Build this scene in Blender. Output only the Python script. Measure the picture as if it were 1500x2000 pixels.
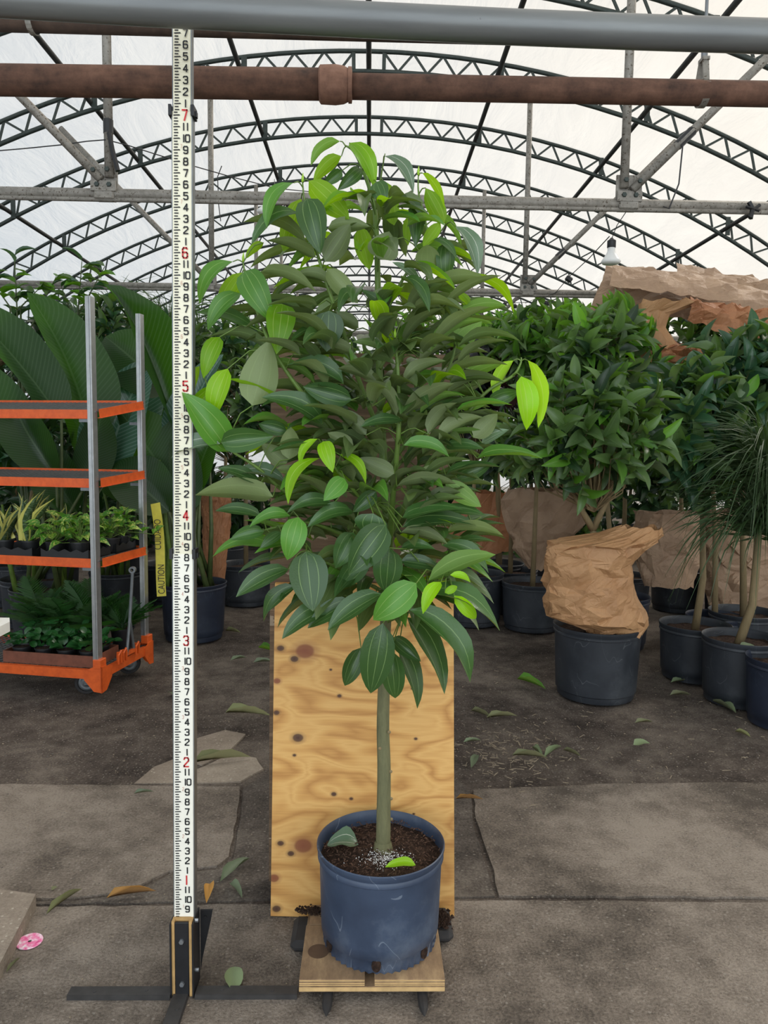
import bpy, math, random
from mathutils import Vector as V, Matrix, noise

for o in list(bpy.data.objects): bpy.data.objects.remove(o)
scene = bpy.context.scene
COL = scene.collection
random.seed(7)
PI = math.pi

# ---------------------------------------------------------------- camera
F = 1444.0                                   # focal length in pixels of the 1500x2000 frame
PSI, PITCH, ROLL, CAMH = 0.0206, 0.0898, 0.013, 1.385
fw = V((math.sin(PSI)*math.cos(PITCH), math.cos(PSI)*math.cos(PITCH), -math.sin(PITCH)))
r0 = V((math.cos(PSI), -math.sin(PSI), 0)); u0 = r0.cross(fw)
RT = math.cos(ROLL)*r0 + math.sin(ROLL)*u0; UP = RT.cross(fw)
CP = V((0, 0, CAMH))
cd = bpy.data.cameras.new('camera'); cam = bpy.data.objects.new('camera', cd); COL.objects.link(cam)
cd.sensor_fit = 'VERTICAL'; cd.sensor_height = 36.0; cd.lens = F/2000*36.0
cd.clip_start = 0.05; cd.clip_end = 200
M = Matrix((RT, UP, -fw)).transposed().to_4x4(); M.translation = CP
cam.matrix_world = M
scene.camera = cam

# ---------------------------------------------------------------- world, sun, exposure
SUNDIR = V((0.62, 0.42, 0.66)).normalized()      # hazy sun to the right, ahead of the camera
w = bpy.data.worlds.new('world'); scene.world = w; w.use_nodes = True
nt = w.node_tree; nt.nodes.clear()
out = nt.nodes.new('ShaderNodeOutputWorld'); bg = nt.nodes.new('ShaderNodeBackground')
tc = nt.nodes.new('ShaderNodeTexCoord'); nrm = nt.nodes.new('ShaderNodeVectorMath'); nrm.operation = 'NORMALIZE'
dot = nt.nodes.new('ShaderNodeVectorMath'); dot.operation = 'DOT_PRODUCT'; dot.inputs[1].default_value = SUNDIR
ramp = nt.nodes.new('ShaderNodeValToRGB')
ramp.color_ramp.elements[0].position = 0.25; ramp.color_ramp.elements[0].color = (0.80, 0.88, 0.95, 1)
ramp.color_ramp.elements[1].position = 1.0; ramp.color_ramp.elements[1].color = (1.22, 1.08, 0.88, 1)
e = ramp.color_ramp.elements.new(0.72); e.color = (0.97, 0.955, 0.92, 1)
nt.links.new(tc.outputs['Generated'], nrm.inputs[0]); nt.links.new(nrm.outputs[0], dot.inputs[0])
nt.links.new(dot.outputs['Value'], ramp.inputs[0]); nt.links.new(ramp.outputs[0], bg.inputs[0])
nt.links.new(bg.outputs[0], out.inputs[0]); bg.inputs[1].default_value = 1.6
sd = bpy.data.lights.new('sun', 'SUN'); sun = bpy.data.objects.new('sun', sd); COL.objects.link(sun)
sd.energy = 4.0; sd.angle = math.radians(14); sd.color = (1.0, 0.93, 0.82)
sun.rotation_euler = SUNDIR.to_track_quat('Z', 'Y').to_euler(); sun.location = SUNDIR*30
scene.view_settings.view_transform = 'Standard'; scene.view_settings.look = 'None'
scene.view_settings.gamma = 1.0; scene.view_settings.use_curve_mapping = False
scene.view_settings.exposure = 0.85

# ---------------------------------------------------------------- helpers
def ray(x, y): return (x-750)/F*RT + (1000-y)/F*UP + fw
def at(x, y, d):                     # the point seen at pixel x, y that stands d metres in front
    v = ray(x, y); return CP + v*(d/v.y)
def gz(x, y, z=0.0):                 # the point seen at pixel x, y that lies z above the floor
    v = ray(x, y); return CP + v*((z-CAMH)/v.z)
def proj(p):
    v = V(p)-CP; q = v.dot(fw); return 750+F*v.dot(RT)/q, 1000-F*v.dot(UP)/q

def tag(o, label=None, cat=None, group=None, kind=None):
    if label: o['label'] = label
    if cat: o['category'] = cat
    if group: o['group'] = group
    if kind: o['kind'] = kind
    return o
def empty(name, loc, label=None, cat=None, group=None, kind=None):
    o = bpy.data.objects.new(name, None); o.empty_display_size = 0.05; o.location = loc; COL.objects.link(o)
    return tag(o, label, cat, group, kind)
def wloc(o):
    p = V(o.location)
    while o.parent: o = o.parent; p += o.location
    return p
def link(name, me, parent=None, M=None):
    o = bpy.data.objects.new(name, me); COL.objects.link(o)
    if parent is not None:
        o.parent = parent
        if M is not None: o.matrix_basis = Matrix.Translation(-wloc(parent)) @ M
        else: o.matrix_basis = Matrix.Identity(4)
    elif M is not None: o.matrix_basis = M
    return o

class MB:
    def __init__(s): s.v = []; s.f = []; s.m = []; s.uv = {}
    def add(s, vs, fs, mi=0):
        b = len(s.v); s.v += [V(p) for p in vs]
        for f in fs: s.f.append([b+i for i in f]); s.m.append(mi)
    def box(s, c, sz, rot=None, mi=0, bev=0):
        c = V(c); hx, hy, hz = sz[0]/2, sz[1]/2, sz[2]/2
        if bev:
            b = min(bev, hx*.9, hy*.9, hz*.9); P = []
            for sx in (-1, 1):
                for sy in (-1, 1):
                    for sz_ in (-1, 1):
                        P += [(sx*(hx-b), sy*(hy-b), sz_*hz), (sx*(hx-b), sy*hy, sz_*(hz-b)), (sx*hx, sy*(hy-b), sz_*(hz-b))]
            import bmesh
            bm = bmesh.new(); vs = [bm.verts.new(p) for p in P]; r = bmesh.ops.convex_hull(bm, input=vs)
            bmesh.ops.dissolve_limit(bm, angle_limit=0.01, verts=bm.verts, edges=bm.edges)
            bm.verts.index_update(); P = [v.co.copy() for v in bm.verts]; fs = [[v.index for v in f.verts] for f in bm.faces]; bm.free()
        else:
            P = [V((sx*hx, sy*hy, sz_*hz)) for sx in (-1, 1) for sy in (-1, 1) for sz_ in (-1, 1)]
            fs = [(0, 1, 3, 2), (4, 6, 7, 5), (0, 4, 5, 1), (2, 3, 7, 6), (0, 2, 6, 4), (1, 5, 7, 3)]
        if rot is not None: P = [rot @ p for p in P]
        s.add([p+c for p in P], fs, mi); return s
    def tube(s, pts, r, n=8, mi=0, caps=True):
        pts = [V(p) for p in pts]; N = len(pts); rs = r if isinstance(r, (list, tuple)) else [r]*N
        t = (pts[1]-pts[0]).normalized(); a = t.orthogonal().normalized(); b0 = len(s.v)
        for i in range(N):
            t = (pts[min(i+1, N-1)]-pts[max(i-1, 0)]).normalized()
            a = (a - t*a.dot(t)); a = a.normalized() if a.length > 1e-6 else t.orthogonal().normalized()
            c = t.cross(a)
            for k in range(n): s.v.append(pts[i]+rs[i]*(math.cos(2*PI*k/n)*a+math.sin(2*PI*k/n)*c))
        for i in range(N-1):
            for k in range(n):
                k2 = (k+1) % n; s.f.append([b0+i*n+k, b0+i*n+k2, b0+(i+1)*n+k2, b0+(i+1)*n+k]); s.m.append(mi)
        if caps:
            s.f.append([b0+k for k in range(n)][::-1]); s.m.append(mi)
            s.f.append([b0+(N-1)*n+k for k in range(n)]); s.m.append(mi)
        return s
    def lathe(s, c, prof, n=32, mi=0, fn=None):     # prof: (r, z) list; fn(r, z, ang) -> (r, z)
        b0 = len(s.v); c = V(c)
        for (r, z) in prof:
            for k in range(n):
                a = 2*PI*k/n; rr, zz = fn(r, z, a) if fn else (r, z)
                s.v.append(c+V((rr*math.cos(a), rr*math.sin(a), zz)))
        for i in range(len(prof)-1):
            for k in range(n):
                k2 = (k+1) % n; s.f.append([b0+i*n+k, b0+i*n+k2, b0+(i+1)*n+k2, b0+(i+1)*n+k]); s.m.append(mi)
        return s
    def prism(s, poly, vec, mi=0):                   # flat polygon swept along vec
        n = len(poly); vec = V(vec); P = [V(p) for p in poly]
        s.add(P+[p+vec for p in P], [list(range(n))[::-1], list(range(n, 2*n))]+[[i, (i+1) % n, n+(i+1) % n, n+i] for i in range(n)], mi); return s
    def bar(s, a, b, wdt, thk, up=(0, 1, 0), mi=0):  # rectangular bar from a to b
        a = V(a); b = V(b); t = (b-a); L = t.length; t.normalize(); u = V(up); u = (u-t*u.dot(t)).normalized(); c = t.cross(u)
        R = Matrix((t, c, u)).transposed(); return s.box((a+b)/2, (L, wdt, thk), R, mi)
    def build(s, name, mats, parent=None, smooth=False, sharp=None, origin=None):
        me = bpy.data.meshes.new(name)
        off = wloc(parent) if parent is not None else (V(origin) if origin is not None else V((0, 0, 0)))
        me.from_pydata([tuple(p-off) for p in s.v], [], s.f)
        for m in (mats if isinstance(mats, (list, tuple)) else [mats]): me.materials.append(m)
        if any(s.m): me.polygons.foreach_set('material_index', s.m)
        if smooth: me.polygons.foreach_set('use_smooth', [True]*len(me.polygons))
        if smooth and sharp: me.set_sharp_from_angle(angle=math.radians(sharp))
        me.update()
        o = link(name, me, parent)
        if parent is None and origin is not None: o.location = origin
        return o

# ---------------------------------------------------------------- materials
def srgb(r, g, b):
    f = lambda c: (c/255/12.92 if c/255 <= .04045 else ((c/255+.055)/1.055)**2.4)
    return (f(r), f(g), f(b), 1)
class NT:
    def __init__(s, name):
        s.mat = bpy.data.materials.new(name); s.mat.use_nodes = True; s.t = s.mat.node_tree; s.t.nodes.clear()
        s.out = s.n('ShaderNodeOutputMaterial')
    def n(s, ty, **k):
        x = s.t.nodes.new(ty)
        for a, b in k.items(): setattr(x, a, b)
        return x
    def l(s, a, b): s.t.links.new(a, b)
    def coord(s, kind='Object', scale=None, rot=None):
        c = s.n('ShaderNodeTexCoord').outputs[kind]
        if kind == 'Object': pass
        if scale or rot:
            m = s.n('ShaderNodeMapping')
            if scale: m.inputs['Scale'].default_value = scale
            if rot: m.inputs['Rotation'].default_value = rot
            s.l(c, m.inputs[0]); c = m.outputs[0]
        return c
    def noise(s, vec, scale, detail=4, rough=.55, dist=0):
        x = s.n('ShaderNodeTexNoise'); x.inputs['Scale'].default_value = scale; x.inputs['Detail'].default_value = detail
        x.inputs['Roughness'].default_value = rough; x.inputs['Distortion'].default_value = dist; s.l(vec, x.inputs['Vector']); return x.outputs['Fac']
    def ramp(s, fac, stops):
        x = s.n('ShaderNodeValToRGB'); cr = x.color_ramp
        while len(cr.elements) < len(stops): cr.elements.new(.5)
        for e_, (p, c) in zip(cr.elements, stops): e_.position = p; e_.color = c if len(c) == 4 else (*c, 1)
        s.l(fac, x.inputs[0]); return x.outputs[0]
    def mix(s, fac, a, b, mode='MIX'):
        x = s.n('ShaderNodeMix'); x.data_type = 'RGBA'; x.blend_type = mode
        for sock, val in ((x.inputs[0], fac), (x.inputs[6], a), (x.inputs[7], b)):
            if hasattr(val, 'is_output'): s.l(val, sock)
            else: sock.default_value = val
        return x.outputs[2]
    def math(s, op, a, b=None, c=None):
        x = s.n('ShaderNodeMath'); x.operation = op
        for i, val in enumerate((a, b, c)):
            if val is None: continue
            if hasattr(val, 'is_output'): s.l(val, x.inputs[i])
            else: x.inputs[i].default_value = val
        return x.outputs[0]
    def bump(s, h, strength=.3, dist=.01):
        x = s.n('ShaderNodeBump'); x.inputs['Strength'].default_value = strength; x.inputs['Distance'].default_value = dist
        s.l(h, x.inputs['Height']); return x.outputs[0]
    def pbr(s, col, rough=.6, metal=0, normal=None, spec=None):
        p = s.n('ShaderNodeBsdfPrincipled')
        if hasattr(col, 'is_output'): s.l(col, p.inputs['Base Color'])
        else: p.inputs['Base Color'].default_value = col
        if hasattr(rough, 'is_output'): s.l(rough, p.inputs['Roughness'])
        else: p.inputs['Roughness'].default_value = rough
        p.inputs['Metallic'].default_value = metal
        if spec is not None: p.inputs['Specular IOR Level'].default_value = spec
        if normal is not None: s.l(normal, p.inputs['Normal'])
        return p.outputs[0]
    def done(s, sh): s.l(sh, s.out.inputs[0]); return s.mat

def simple(name, col, rough=.6, metal=0, var=.15, scale=30, spec=None, bump=0):
    s = NT(name); c = s.coord(); f = s.noise(c, scale)
    k0 = tuple(x*(1-var) for x in col[:3])+(1,); k1 = tuple(min(1, x*(1+var)) for x in col[:3])+(1,)
    cc = s.ramp(f, [(.3, k0), (.7, k1)])
    return s.done(s.pbr(cc, rough, metal, s.bump(f, bump, .004) if bump else None, spec))

def leafmat(name, top, under, trans, rough=.38, tw=.35, vein=(.45, .52, .3), veins='tri', var=.25, spec=.5, gloss_spots=False):
    s = NT(name); uv = s.coord('UV'); sep = s.n('ShaderNodeSeparateXYZ'); s.l(uv, sep.inputs[0])
    u, v = sep.outputs[0], sep.outputs[1]
    a = s.math('ABSOLUTE', s.math('SUBTRACT', u, .5))
    oi = s.n('ShaderNodeObjectInfo').outputs['Random']
    geo = s.n('ShaderNodeNewGeometry'); back = geo.outputs['Backfacing']
    nz = s.noise(s.coord('Object'), 3.0, 3)
    if veins == 'tri':
        d = s.math('MINIMUM', a, s.math('ABSOLUTE', s.math('SUBTRACT', a, .25)))
        line = s.math('LESS_THAN', d, .011)
    elif veins == 'mid': line = s.math('LESS_THAN', a, .02)
    elif veins == 'lateral':
        ph = s.math('SINE', s.math('MULTIPLY', s.math('SUBTRACT', v, s.math('MULTIPLY', a, .35)), 190))
        line = s.math('MAXIMUM', s.math('LESS_THAN', a, .018), s.math('MULTIPLY', s.math('GREATER_THAN', ph, .6), .5))
    else: line = None
    jit = s.math('ADD', s.math('MULTIPLY', oi, var*2), 1-var)
    jj = s.n('ShaderNodeCombineColor'); s.l(jit, jj.inputs[0]); s.l(jit, jj.inputs[1])
    s.l(s.math('ADD', s.math('MULTIPLY', jit, .7), .3), jj.inputs[2])
    base = s.mix(back, top, under)
    base = s.mix(s.math('MULTIPLY', nz, .25), base, (top[0]*1.6, top[1]*1.35, top[2]*1.1, 1))
    if veins == 'snake':
        st = s.noise(s.coord('UV', (2.0, 14, 1)), 2.2, 3); st = s.math('GREATER_THAN', st, .52)
        base = s.mix(s.math('MULTIPLY', st, .6), base, srgb(120, 140, 110))
        base = s.mix(s.math('GREATER_THAN', a, .36), base, srgb(200, 195, 105))
    if veins == 'pothos':
        st = s.noise(s.coord('UV', (3, 3, 1)), 1.6, 4, dist=.6)
        base = s.mix(s.math('MULTIPLY', s.math('GREATER_THAN', s.math('ADD', st, s.math('MULTIPLY', oi, .12)), .60), .8), base, srgb(205, 205, 110))
    base = s.mix(1.0, base, jj.outputs[0], 'MULTIPLY')
    if line is not None: base = s.mix(s.math('MULTIPLY', line, .55), base, (*vein, 1))
    p = s.n('ShaderNodeBsdfPrincipled'); s.l(base, p.inputs['Base Color'])
    s.l(s.math('ADD', s.math('MULTIPLY', back, .25), rough), p.inputs['Roughness']); p.inputs['Specular IOR Level'].default_value = spec
    s.l(s.bump(s.noise(s.coord('UV', (6, 10, 1)), 3, 2), .12, .004), p.inputs['Normal'])
    t = s.n('ShaderNodeBsdfTranslucent')
    tcol = s.mix(s.math('MULTIPLY', line, .4), trans, (*vein, 1)) if line is not None else trans
    if hasattr(tcol, 'is_output'): s.l(tcol, t.inputs[0])
    else: t.inputs[0].default_value = tcol
    mx = s.n('ShaderNodeMixShader'); mx.inputs[0].default_value = tw
    s.l(p.outputs[0], mx.inputs[1]); s.l(t.outputs[0], mx.inputs[2])
    return s.done(mx.outputs[0])

LM = dict(
 mature = leafmat('leaf_mature', srgb(56, 90, 44), srgb(104, 122, 78), srgb(105, 140, 30), .30, .2, srgb(136, 164, 98)[:3], spec=.5),
 olive  = leafmat('leaf_olive', srgb(86, 108, 62), srgb(112, 126, 82), srgb(120, 150, 40), .33, .24, srgb(135, 155, 95)[:3], spec=.7),
 mid    = leafmat('leaf_mid', srgb(84, 138, 54), srgb(118, 150, 78), srgb(130, 185, 25), .36, .34, srgb(165, 195, 110)[:3]),
 young  = leafmat('leaf_young', srgb(104, 158, 24), srgb(130, 170, 40), srgb(165, 215, 12), .36, .5, srgb(195, 215, 110)[:3]),
 shoot  = leafmat('leaf_shoot', srgb(150, 208, 26), srgb(160, 205, 60), srgb(180, 235, 20), .35, .5, srgb(210, 230, 120)[:3]),
 pale   = leafmat('leaf_pale', srgb(96, 122, 96), srgb(150, 160, 132), srgb(130, 150, 80), .25, .2, srgb(215, 215, 195)[:3]),  # sun glints painted into the paler tone, plus whitish undersides and wilted grey-green
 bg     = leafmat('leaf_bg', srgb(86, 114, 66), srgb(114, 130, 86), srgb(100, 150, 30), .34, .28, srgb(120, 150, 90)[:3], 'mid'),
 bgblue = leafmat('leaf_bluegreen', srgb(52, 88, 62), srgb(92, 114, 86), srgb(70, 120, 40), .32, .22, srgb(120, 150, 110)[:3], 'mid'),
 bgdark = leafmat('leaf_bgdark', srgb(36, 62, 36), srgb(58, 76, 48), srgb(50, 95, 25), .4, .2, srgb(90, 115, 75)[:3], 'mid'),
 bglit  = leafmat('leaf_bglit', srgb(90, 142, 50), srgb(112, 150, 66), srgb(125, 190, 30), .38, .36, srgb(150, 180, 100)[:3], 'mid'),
 rubber = leafmat('leaf_rubber', srgb(38, 42, 44), srgb(62, 34, 32), srgb(70, 30, 20), .22, .08, srgb(90, 60, 60)[:3], 'mid'),
 banana = leafmat('leaf_paddle', srgb(32, 62, 30), srgb(40, 68, 34), srgb(80, 140, 14), .34, .36, srgb(92, 124, 76)[:3], 'lateral', .2),
 dead   = leafmat('leaf_dead', srgb(118, 122, 84), srgb(140, 138, 100), srgb(120, 120, 60), .6, .1, srgb(160, 150, 110)[:3], 'mid'),
 tan    = leafmat('leaf_tan', srgb(176, 132, 66), srgb(160, 120, 70), srgb(150, 110, 40), .6, .1, srgb(200, 160, 100)[:3], 'mid'),
 floor  = leafmat('leaf_floor', srgb(112, 128, 96), srgb(136, 142, 112), srgb(120, 140, 80), .55, .1, srgb(132, 144, 112)[:3], 'mid'),
 snake  = leafmat('leaf_snake', srgb(52, 78, 44), srgb(52, 78, 44), srgb(90, 120, 40), .4, .12, (0, 0, 0), 'snake'),
 pothos = leafmat('leaf_pothos', srgb(74, 134, 46), srgb(96, 140, 70), srgb(120, 190, 30), .33, .3, (0, 0, 0), 'pothos'),
 pepero = leafmat('leaf_peperomia', srgb(36, 84, 40), srgb(60, 96, 50), srgb(60, 120, 25), .25, .15, srgb(90, 130, 80)[:3], 'mid'),
 fern   = leafmat('leaf_fern', srgb(36, 76, 34), srgb(50, 84, 42), srgb(70, 130, 25), .42, .25, srgb(60, 100, 50)[:3], None),
 grass  = leafmat('leaf_grass', srgb(58, 84, 48), srgb(78, 98, 62), srgb(90, 130, 40), .42, .2, srgb(60, 100, 50)[:3], None),
)
def barkmat(name, a, b, sc=(60, 60, 14)):
    s = NT(name); c = s.coord('Object', sc); f = s.noise(c, 1.0, 6, .65); f2 = s.noise(s.coord(), 9, 3)
    col = s.mix(f2, s.ramp(f, [(.3, a), (.7, b)]), b); return s.done(s.pbr(col, .8, 0, s.bump(f, .6, .004)))
BARK = barkmat('bark_green', srgb(62, 64, 42), srgb(112, 110, 76), (90, 90, 22))
BARKB = barkmat('bark_brown', srgb(96, 84, 60), srgb(136, 118, 84))
STEM = simple('stem_green', srgb(96, 122, 50), .5, var=.2)
STEMD = simple('stem_dark', srgb(70, 84, 44), .5, var=.2)

def plasticmat(name, a, b, rough=.45, scr=(150, 160, 172)):
    s = NT(name); c = s.coord(); f = s.noise(c, 7, 5, .6, .4)
    col = s.ramp(f, [(.3, a), (.72, b)])
    sc = s.noise(s.coord('Object', (1, 1, .45), (.5, .35, 0)), 9, 1.5, .5, .6)
    sc = s.math('MULTIPLY', s.math('LESS_THAN', s.math('ABSOLUTE', s.math('SUBTRACT', sc, .5)), .004), s.math('GREATER_THAN', s.noise(c, 6, 2), .48))
    col = s.mix(s.math('MULTIPLY', sc, .33), col, srgb(*scr))
    dust = s.ramp(s.noise(c, 3.2, 8, .7), [(.52, (0, 0, 0)), (.75, (1, 1, 1))])
    col = s.mix(s.math('MULTIPLY', dust, .3), col, srgb(*scr))
    return s.done(s.pbr(col, rough, 0, s.bump(f, .1, .003)))
POTBLUE = plasticmat('pot_blue', srgb(44, 55, 74), srgb(62, 75, 96))
POTBLK = plasticmat('pot_black', srgb(34, 38, 44), srgb(52, 56, 62), .5, (110, 114, 116))
POTNAVY = plasticmat('pot_navy', srgb(26, 32, 46), srgb(38, 46, 62), .45, (80, 88, 98))
def soilmat(name, a, b, c2, white=.0):
    s = NT(name); c = s.coord(); f = s.noise(c, 60, 6, .7); g = s.noise(c, 180, 3)
    col = s.ramp(f, [(.3, a), (.5, b), (.72, c2)]); k = s.math('GREATER_THAN', g, .68)
    col = s.mix(s.math('MULTIPLY', k, .5), col, srgb(150, 130, 110))
    return s.done(s.pbr(col, .95, 0, s.bump(f, 1.0, .02), .2))
SOIL = soilmat('potting_soil', srgb(34, 26, 22), srgb(62, 46, 38), srgb(98, 76, 62))
# concrete and dirt for the floor
def groundmat(name, stops, spk, spkcol, bump=.5):
    s = NT(name); c = s.coord(); big = s.noise(c, 1.3, 5, .6, .5); md = s.noise(c, 9, 6, .65); fine = s.noise(c, 120, 4, .7)
    f = s.math('ADD', s.math('MULTIPLY', big, .55), s.math('ADD', s.math('MULTIPLY', md, .3), s.math('MULTIPLY', fine, .35)))
    col = s.ramp(f, stops)
    vo = s.n('ShaderNodeTexVoronoi'); vo.inputs['Scale'].default_value = 75; s.l(c, vo.inputs['Vector'])
    vr = s.n('ShaderNodeSeparateColor'); s.l(vo.outputs['Color'], vr.inputs[0])
    sp = s.math('MULTIPLY', s.math('LESS_THAN', vo.outputs['Distance'], .3), s.math('GREATER_THAN', vr.outputs[0], 1-spk))
    col = s.mix(s.math('MULTIPLY', sp, .6), col, spkcol)
    return s.done(s.pbr(col, .92, 0, s.bump(s.math('ADD', fine, s.math('MULTIPLY', md, .6)), bump, .012), .25))
CONC = groundmat('concrete', [(.50, srgb(84, 76, 68)), (.59, srgb(121, 110, 99)), (.70, srgb(156, 144, 131))], .16, srgb(156, 147, 136), .8)
CONCP = groundmat('concrete_pale', [(.42, srgb(110, 99, 87)), (.6, srgb(144, 131, 117)), (.75, srgb(170, 157, 141))], .12, srgb(190, 180, 164), .5)
CONCD = groundmat('concrete_worn', [(.50, srgb(60, 54, 49)), (.59, srgb(88, 80, 73)), (.70, srgb(120, 111, 101))], .16, srgb(140, 132, 122), .6)
DIRT = groundmat('dirt', [(.48, srgb(54, 46, 41)), (.59, srgb(92, 82, 74)), (.70, srgb(128, 117, 106))], .26, srgb(146, 137, 127), .9)
GALV = NT('galvanised'); _c = GALV.coord(); _f = GALV.noise(_c, 26, 5, .7); _g = GALV.noise(_c, 90, 3)
_col = GALV.mix(GALV.math('GREATER_THAN', _g, .62), GALV.ramp(_f, [(.3, srgb(120, 116, 108)), (.7, srgb(160, 155, 146))]), srgb(92, 82, 70))
GALV = GALV.done(GALV.pbr(_col, .6, .35))
DARKST = simple('dark_steel', srgb(62, 70, 66), .5, .4, .2)
PURL = simple('purlin_steel', srgb(58, 58, 56), .5, .4, .2)
def rustmat(name, a, b, c3):
    s = NT(name); c = s.coord(); f = s.noise(c, 14, 8, .7); g = s.noise(s.coord('Object', (6, 40, 40)), 1, 5)
    col = s.ramp(s.math('ADD', s.math('MULTIPLY', f, .7), s.math('MULTIPLY', g, .3)), [(.32, a), (.5, b), (.7, c3)])
    return s.done(s.pbr(col, .85, .1, s.bump(f, .4, .004)))
RUST = rustmat('rusty_iron', srgb(60, 44, 36), srgb(98, 70, 56), srgb(128, 94, 76))
RUSTL = rustmat('rusty_coupling', srgb(98, 70, 58), srgb(134, 98, 80), srgb(152, 116, 98))
RUSTD = rustmat('rusty_dark', srgb(50, 40, 34), srgb(74, 58, 48), srgb(98, 78, 64))
GREYP = NT('grey_painted_pipe'); _c = GREYP.coord(); _f = GREYP.noise(GREYP.coord('Object', (1.5, 12, 12)), 2, 5)
_sc = GREYP.math('GREATER_THAN', GREYP.noise(GREYP.coord('Object', (10, 30, 30)), 1, 6, .8), .7)
GREYP = GREYP.done(GREYP.pbr(GREYP.mix(GREYP.math('MULTIPLY', _sc, .6), GREYP.ramp(_f, [(.3, srgb(98, 100, 100)), (.7, srgb(118, 120, 118))]), srgb(60, 58, 56)), .38, .3))
ORANGE = NT('orange_paint'); _f = ORANGE.noise(ORANGE.coord(), 22, 6, .7)
ORANGE = ORANGE.done(ORANGE.pbr(ORANGE.ramp(_f, [(.3, srgb(196, 78, 24)), (.62, srgb(222, 96, 34)), (.78, srgb(190, 96, 56))]), .45))
ALU = simple('aluminium', srgb(176, 178, 178), .35, .8, .1)
BLACKM = simple('black_metal', srgb(34, 34, 36), .5, .2, .2)
LEGM = simple('leg_metal', srgb(62, 60, 59), .55, .2, .25)
BLACKP = simple('black_plastic', srgb(28, 29, 31), .45, 0, .2)
RUBBER = simple('rubber', srgb(42, 40, 40), .8, 0, .2)
STEELB = simple('zinc_bolt', srgb(170, 174, 178), .35, .8, .1)
GREYST = simple('grey_steel', srgb(120, 124, 126), .45, .6, .15)
WHITEP = simple('rod_white', srgb(236, 232, 218), .4, 0, .02)
CREAMP = simple('rod_cream', srgb(228, 222, 196), .4, 0, .03)
TABLEW = simple('white_plastic', srgb(232, 230, 222), .5, 0, .03)
INK = simple('ink_black', srgb(28, 28, 30), .6, 0, 0)
INKR = simple('ink_red', srgb(196, 40, 44), .6, 0, 0)
INKS = simple('ink_faded_red', srgb(190, 130, 110), .6, 0, 0)
YELLOWT = simple('caution_yellow', srgb(206, 192, 52), .45, 0, .08)
GREENT = simple('green_tape', srgb(24, 110, 84), .5)
BULB = simple('bulb_glass', srgb(232, 232, 228), .3, 0, .02)
PINK = NT('pink_tag'); _f = PINK.noise(PINK.coord(), 60, 5)
PINK = PINK.done(PINK.pbr(PINK.ramp(_f, [(.36, srgb(246, 232, 238)), (.5, srgb(240, 150, 186)), (.64, srgb(236, 84, 150)), (.8, srgb(120, 70, 90))]), .5))
def kraftmat(name, a, b):
    s = NT(name); c = s.coord(); f = s.noise(c, 5, 6, .6); v1 = s.n('ShaderNodeTexVoronoi'); v1.feature = 'DISTANCE_TO_EDGE'; v1.inputs['Scale'].default_value = 9
    d = s.noise(c, 6, 2); ad = s.n('ShaderNodeVectorMath'); ad.operation = 'ADD'; cc = s.n('ShaderNodeCombineXYZ'); s.l(d, cc.inputs[0]); s.l(d, cc.inputs[2])
    s.l(c, ad.inputs[0]); s.l(cc.outputs[0], ad.inputs[1]); s.l(ad.outputs[0], v1.inputs['Vector'])
    return s.done(s.pbr(s.ramp(f, [(.3, a), (.7, b)]), .62, 0, s.bump(s.math('ADD', s.math('MINIMUM', v1.outputs['Distance'], .12), s.math('MULTIPLY', f, .2)), .35, .03)))
KRAFT = kraftmat('kraft_paper', srgb(164, 120, 80), srgb(190, 146, 102))
KRAFTR = kraftmat('kraft_paper_red', srgb(150, 98, 64), srgb(178, 124, 84))
KRAFTG = kraftmat('kraft_paper_grey', srgb(150, 122, 98), srgb(176, 146, 118))
CARDB = simple('card_brown', srgb(112, 66, 48), .7, 0, .2)
WIRE = simple('wire_black', srgb(44, 44, 46), .6, 0, 0)
# plywood with stretched grain, knots and dark nail marks
def plymat(name, a, b, c3, knots, cx, cz):
    s = NT(name); c = s.coord('Object'); 
    wv = s.n('ShaderNodeTexNoise'); wv.inputs['Scale'].default_value = 1.0; wv.inputs['Detail'].default_value = 3; wv.inputs['Distortion'].default_value = .35
    mp = s.n('ShaderNodeMapping'); mp.inputs['Scale'].default_value = (1.6, 3, 4.2); s.l(c, mp.inputs[0]); s.l(mp.outputs[0], wv.inputs['Vector'])
    sep = s.n('ShaderNodeSeparateXYZ'); s.l(c, sep.inputs[0])
    rings = s.math('FRACT', s.math('MULTIPLY', wv.outputs['Fac'], 9.0))
    tri = s.math('ABSOLUTE', s.math('SUBTRACT', rings, .5))
    fine = s.noise(s.coord('Object', (8, 30, 170)), 1.0, 4)
    f = s.math('ADD', s.math('MULTIPLY', tri, 1.15), s.math('MULTIPLY', fine, .42))
    col = s.ramp(f, [(.2, c3), (.42, b), (.62, a), (.85, b)])
    for (kx, kz, kr, kcol) in knots:
        dx = s.math('SUBTRACT', sep.outputs[0], kx-cx); dz = s.math('SUBTRACT', sep.outputs[2], kz-cz)
        dz = s.math('MULTIPLY', dz, 1.35)
        dist = s.math('SQRT', s.math('ADD', s.math('MULTIPLY', dx, dx), s.math('MULTIPLY', dz, dz)))
        dist = s.math('ADD', dist, s.math('MULTIPLY', s.math('SUBTRACT', wv.outputs['Fac'], .5), kr*.8))
        halo = s.ramp(s.math('DIVIDE', dist, kr*2), [(.0, (1, 1, 1)), (.42, (.9, .9, .9)), (.56, (.35, .35, .35)), (.95, (0, 0, 0))])
        col = s.mix(halo, col, kcol)
    return s.done(s.pbr(col, .6, 0, s.bump(f, .08, .003)))
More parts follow.
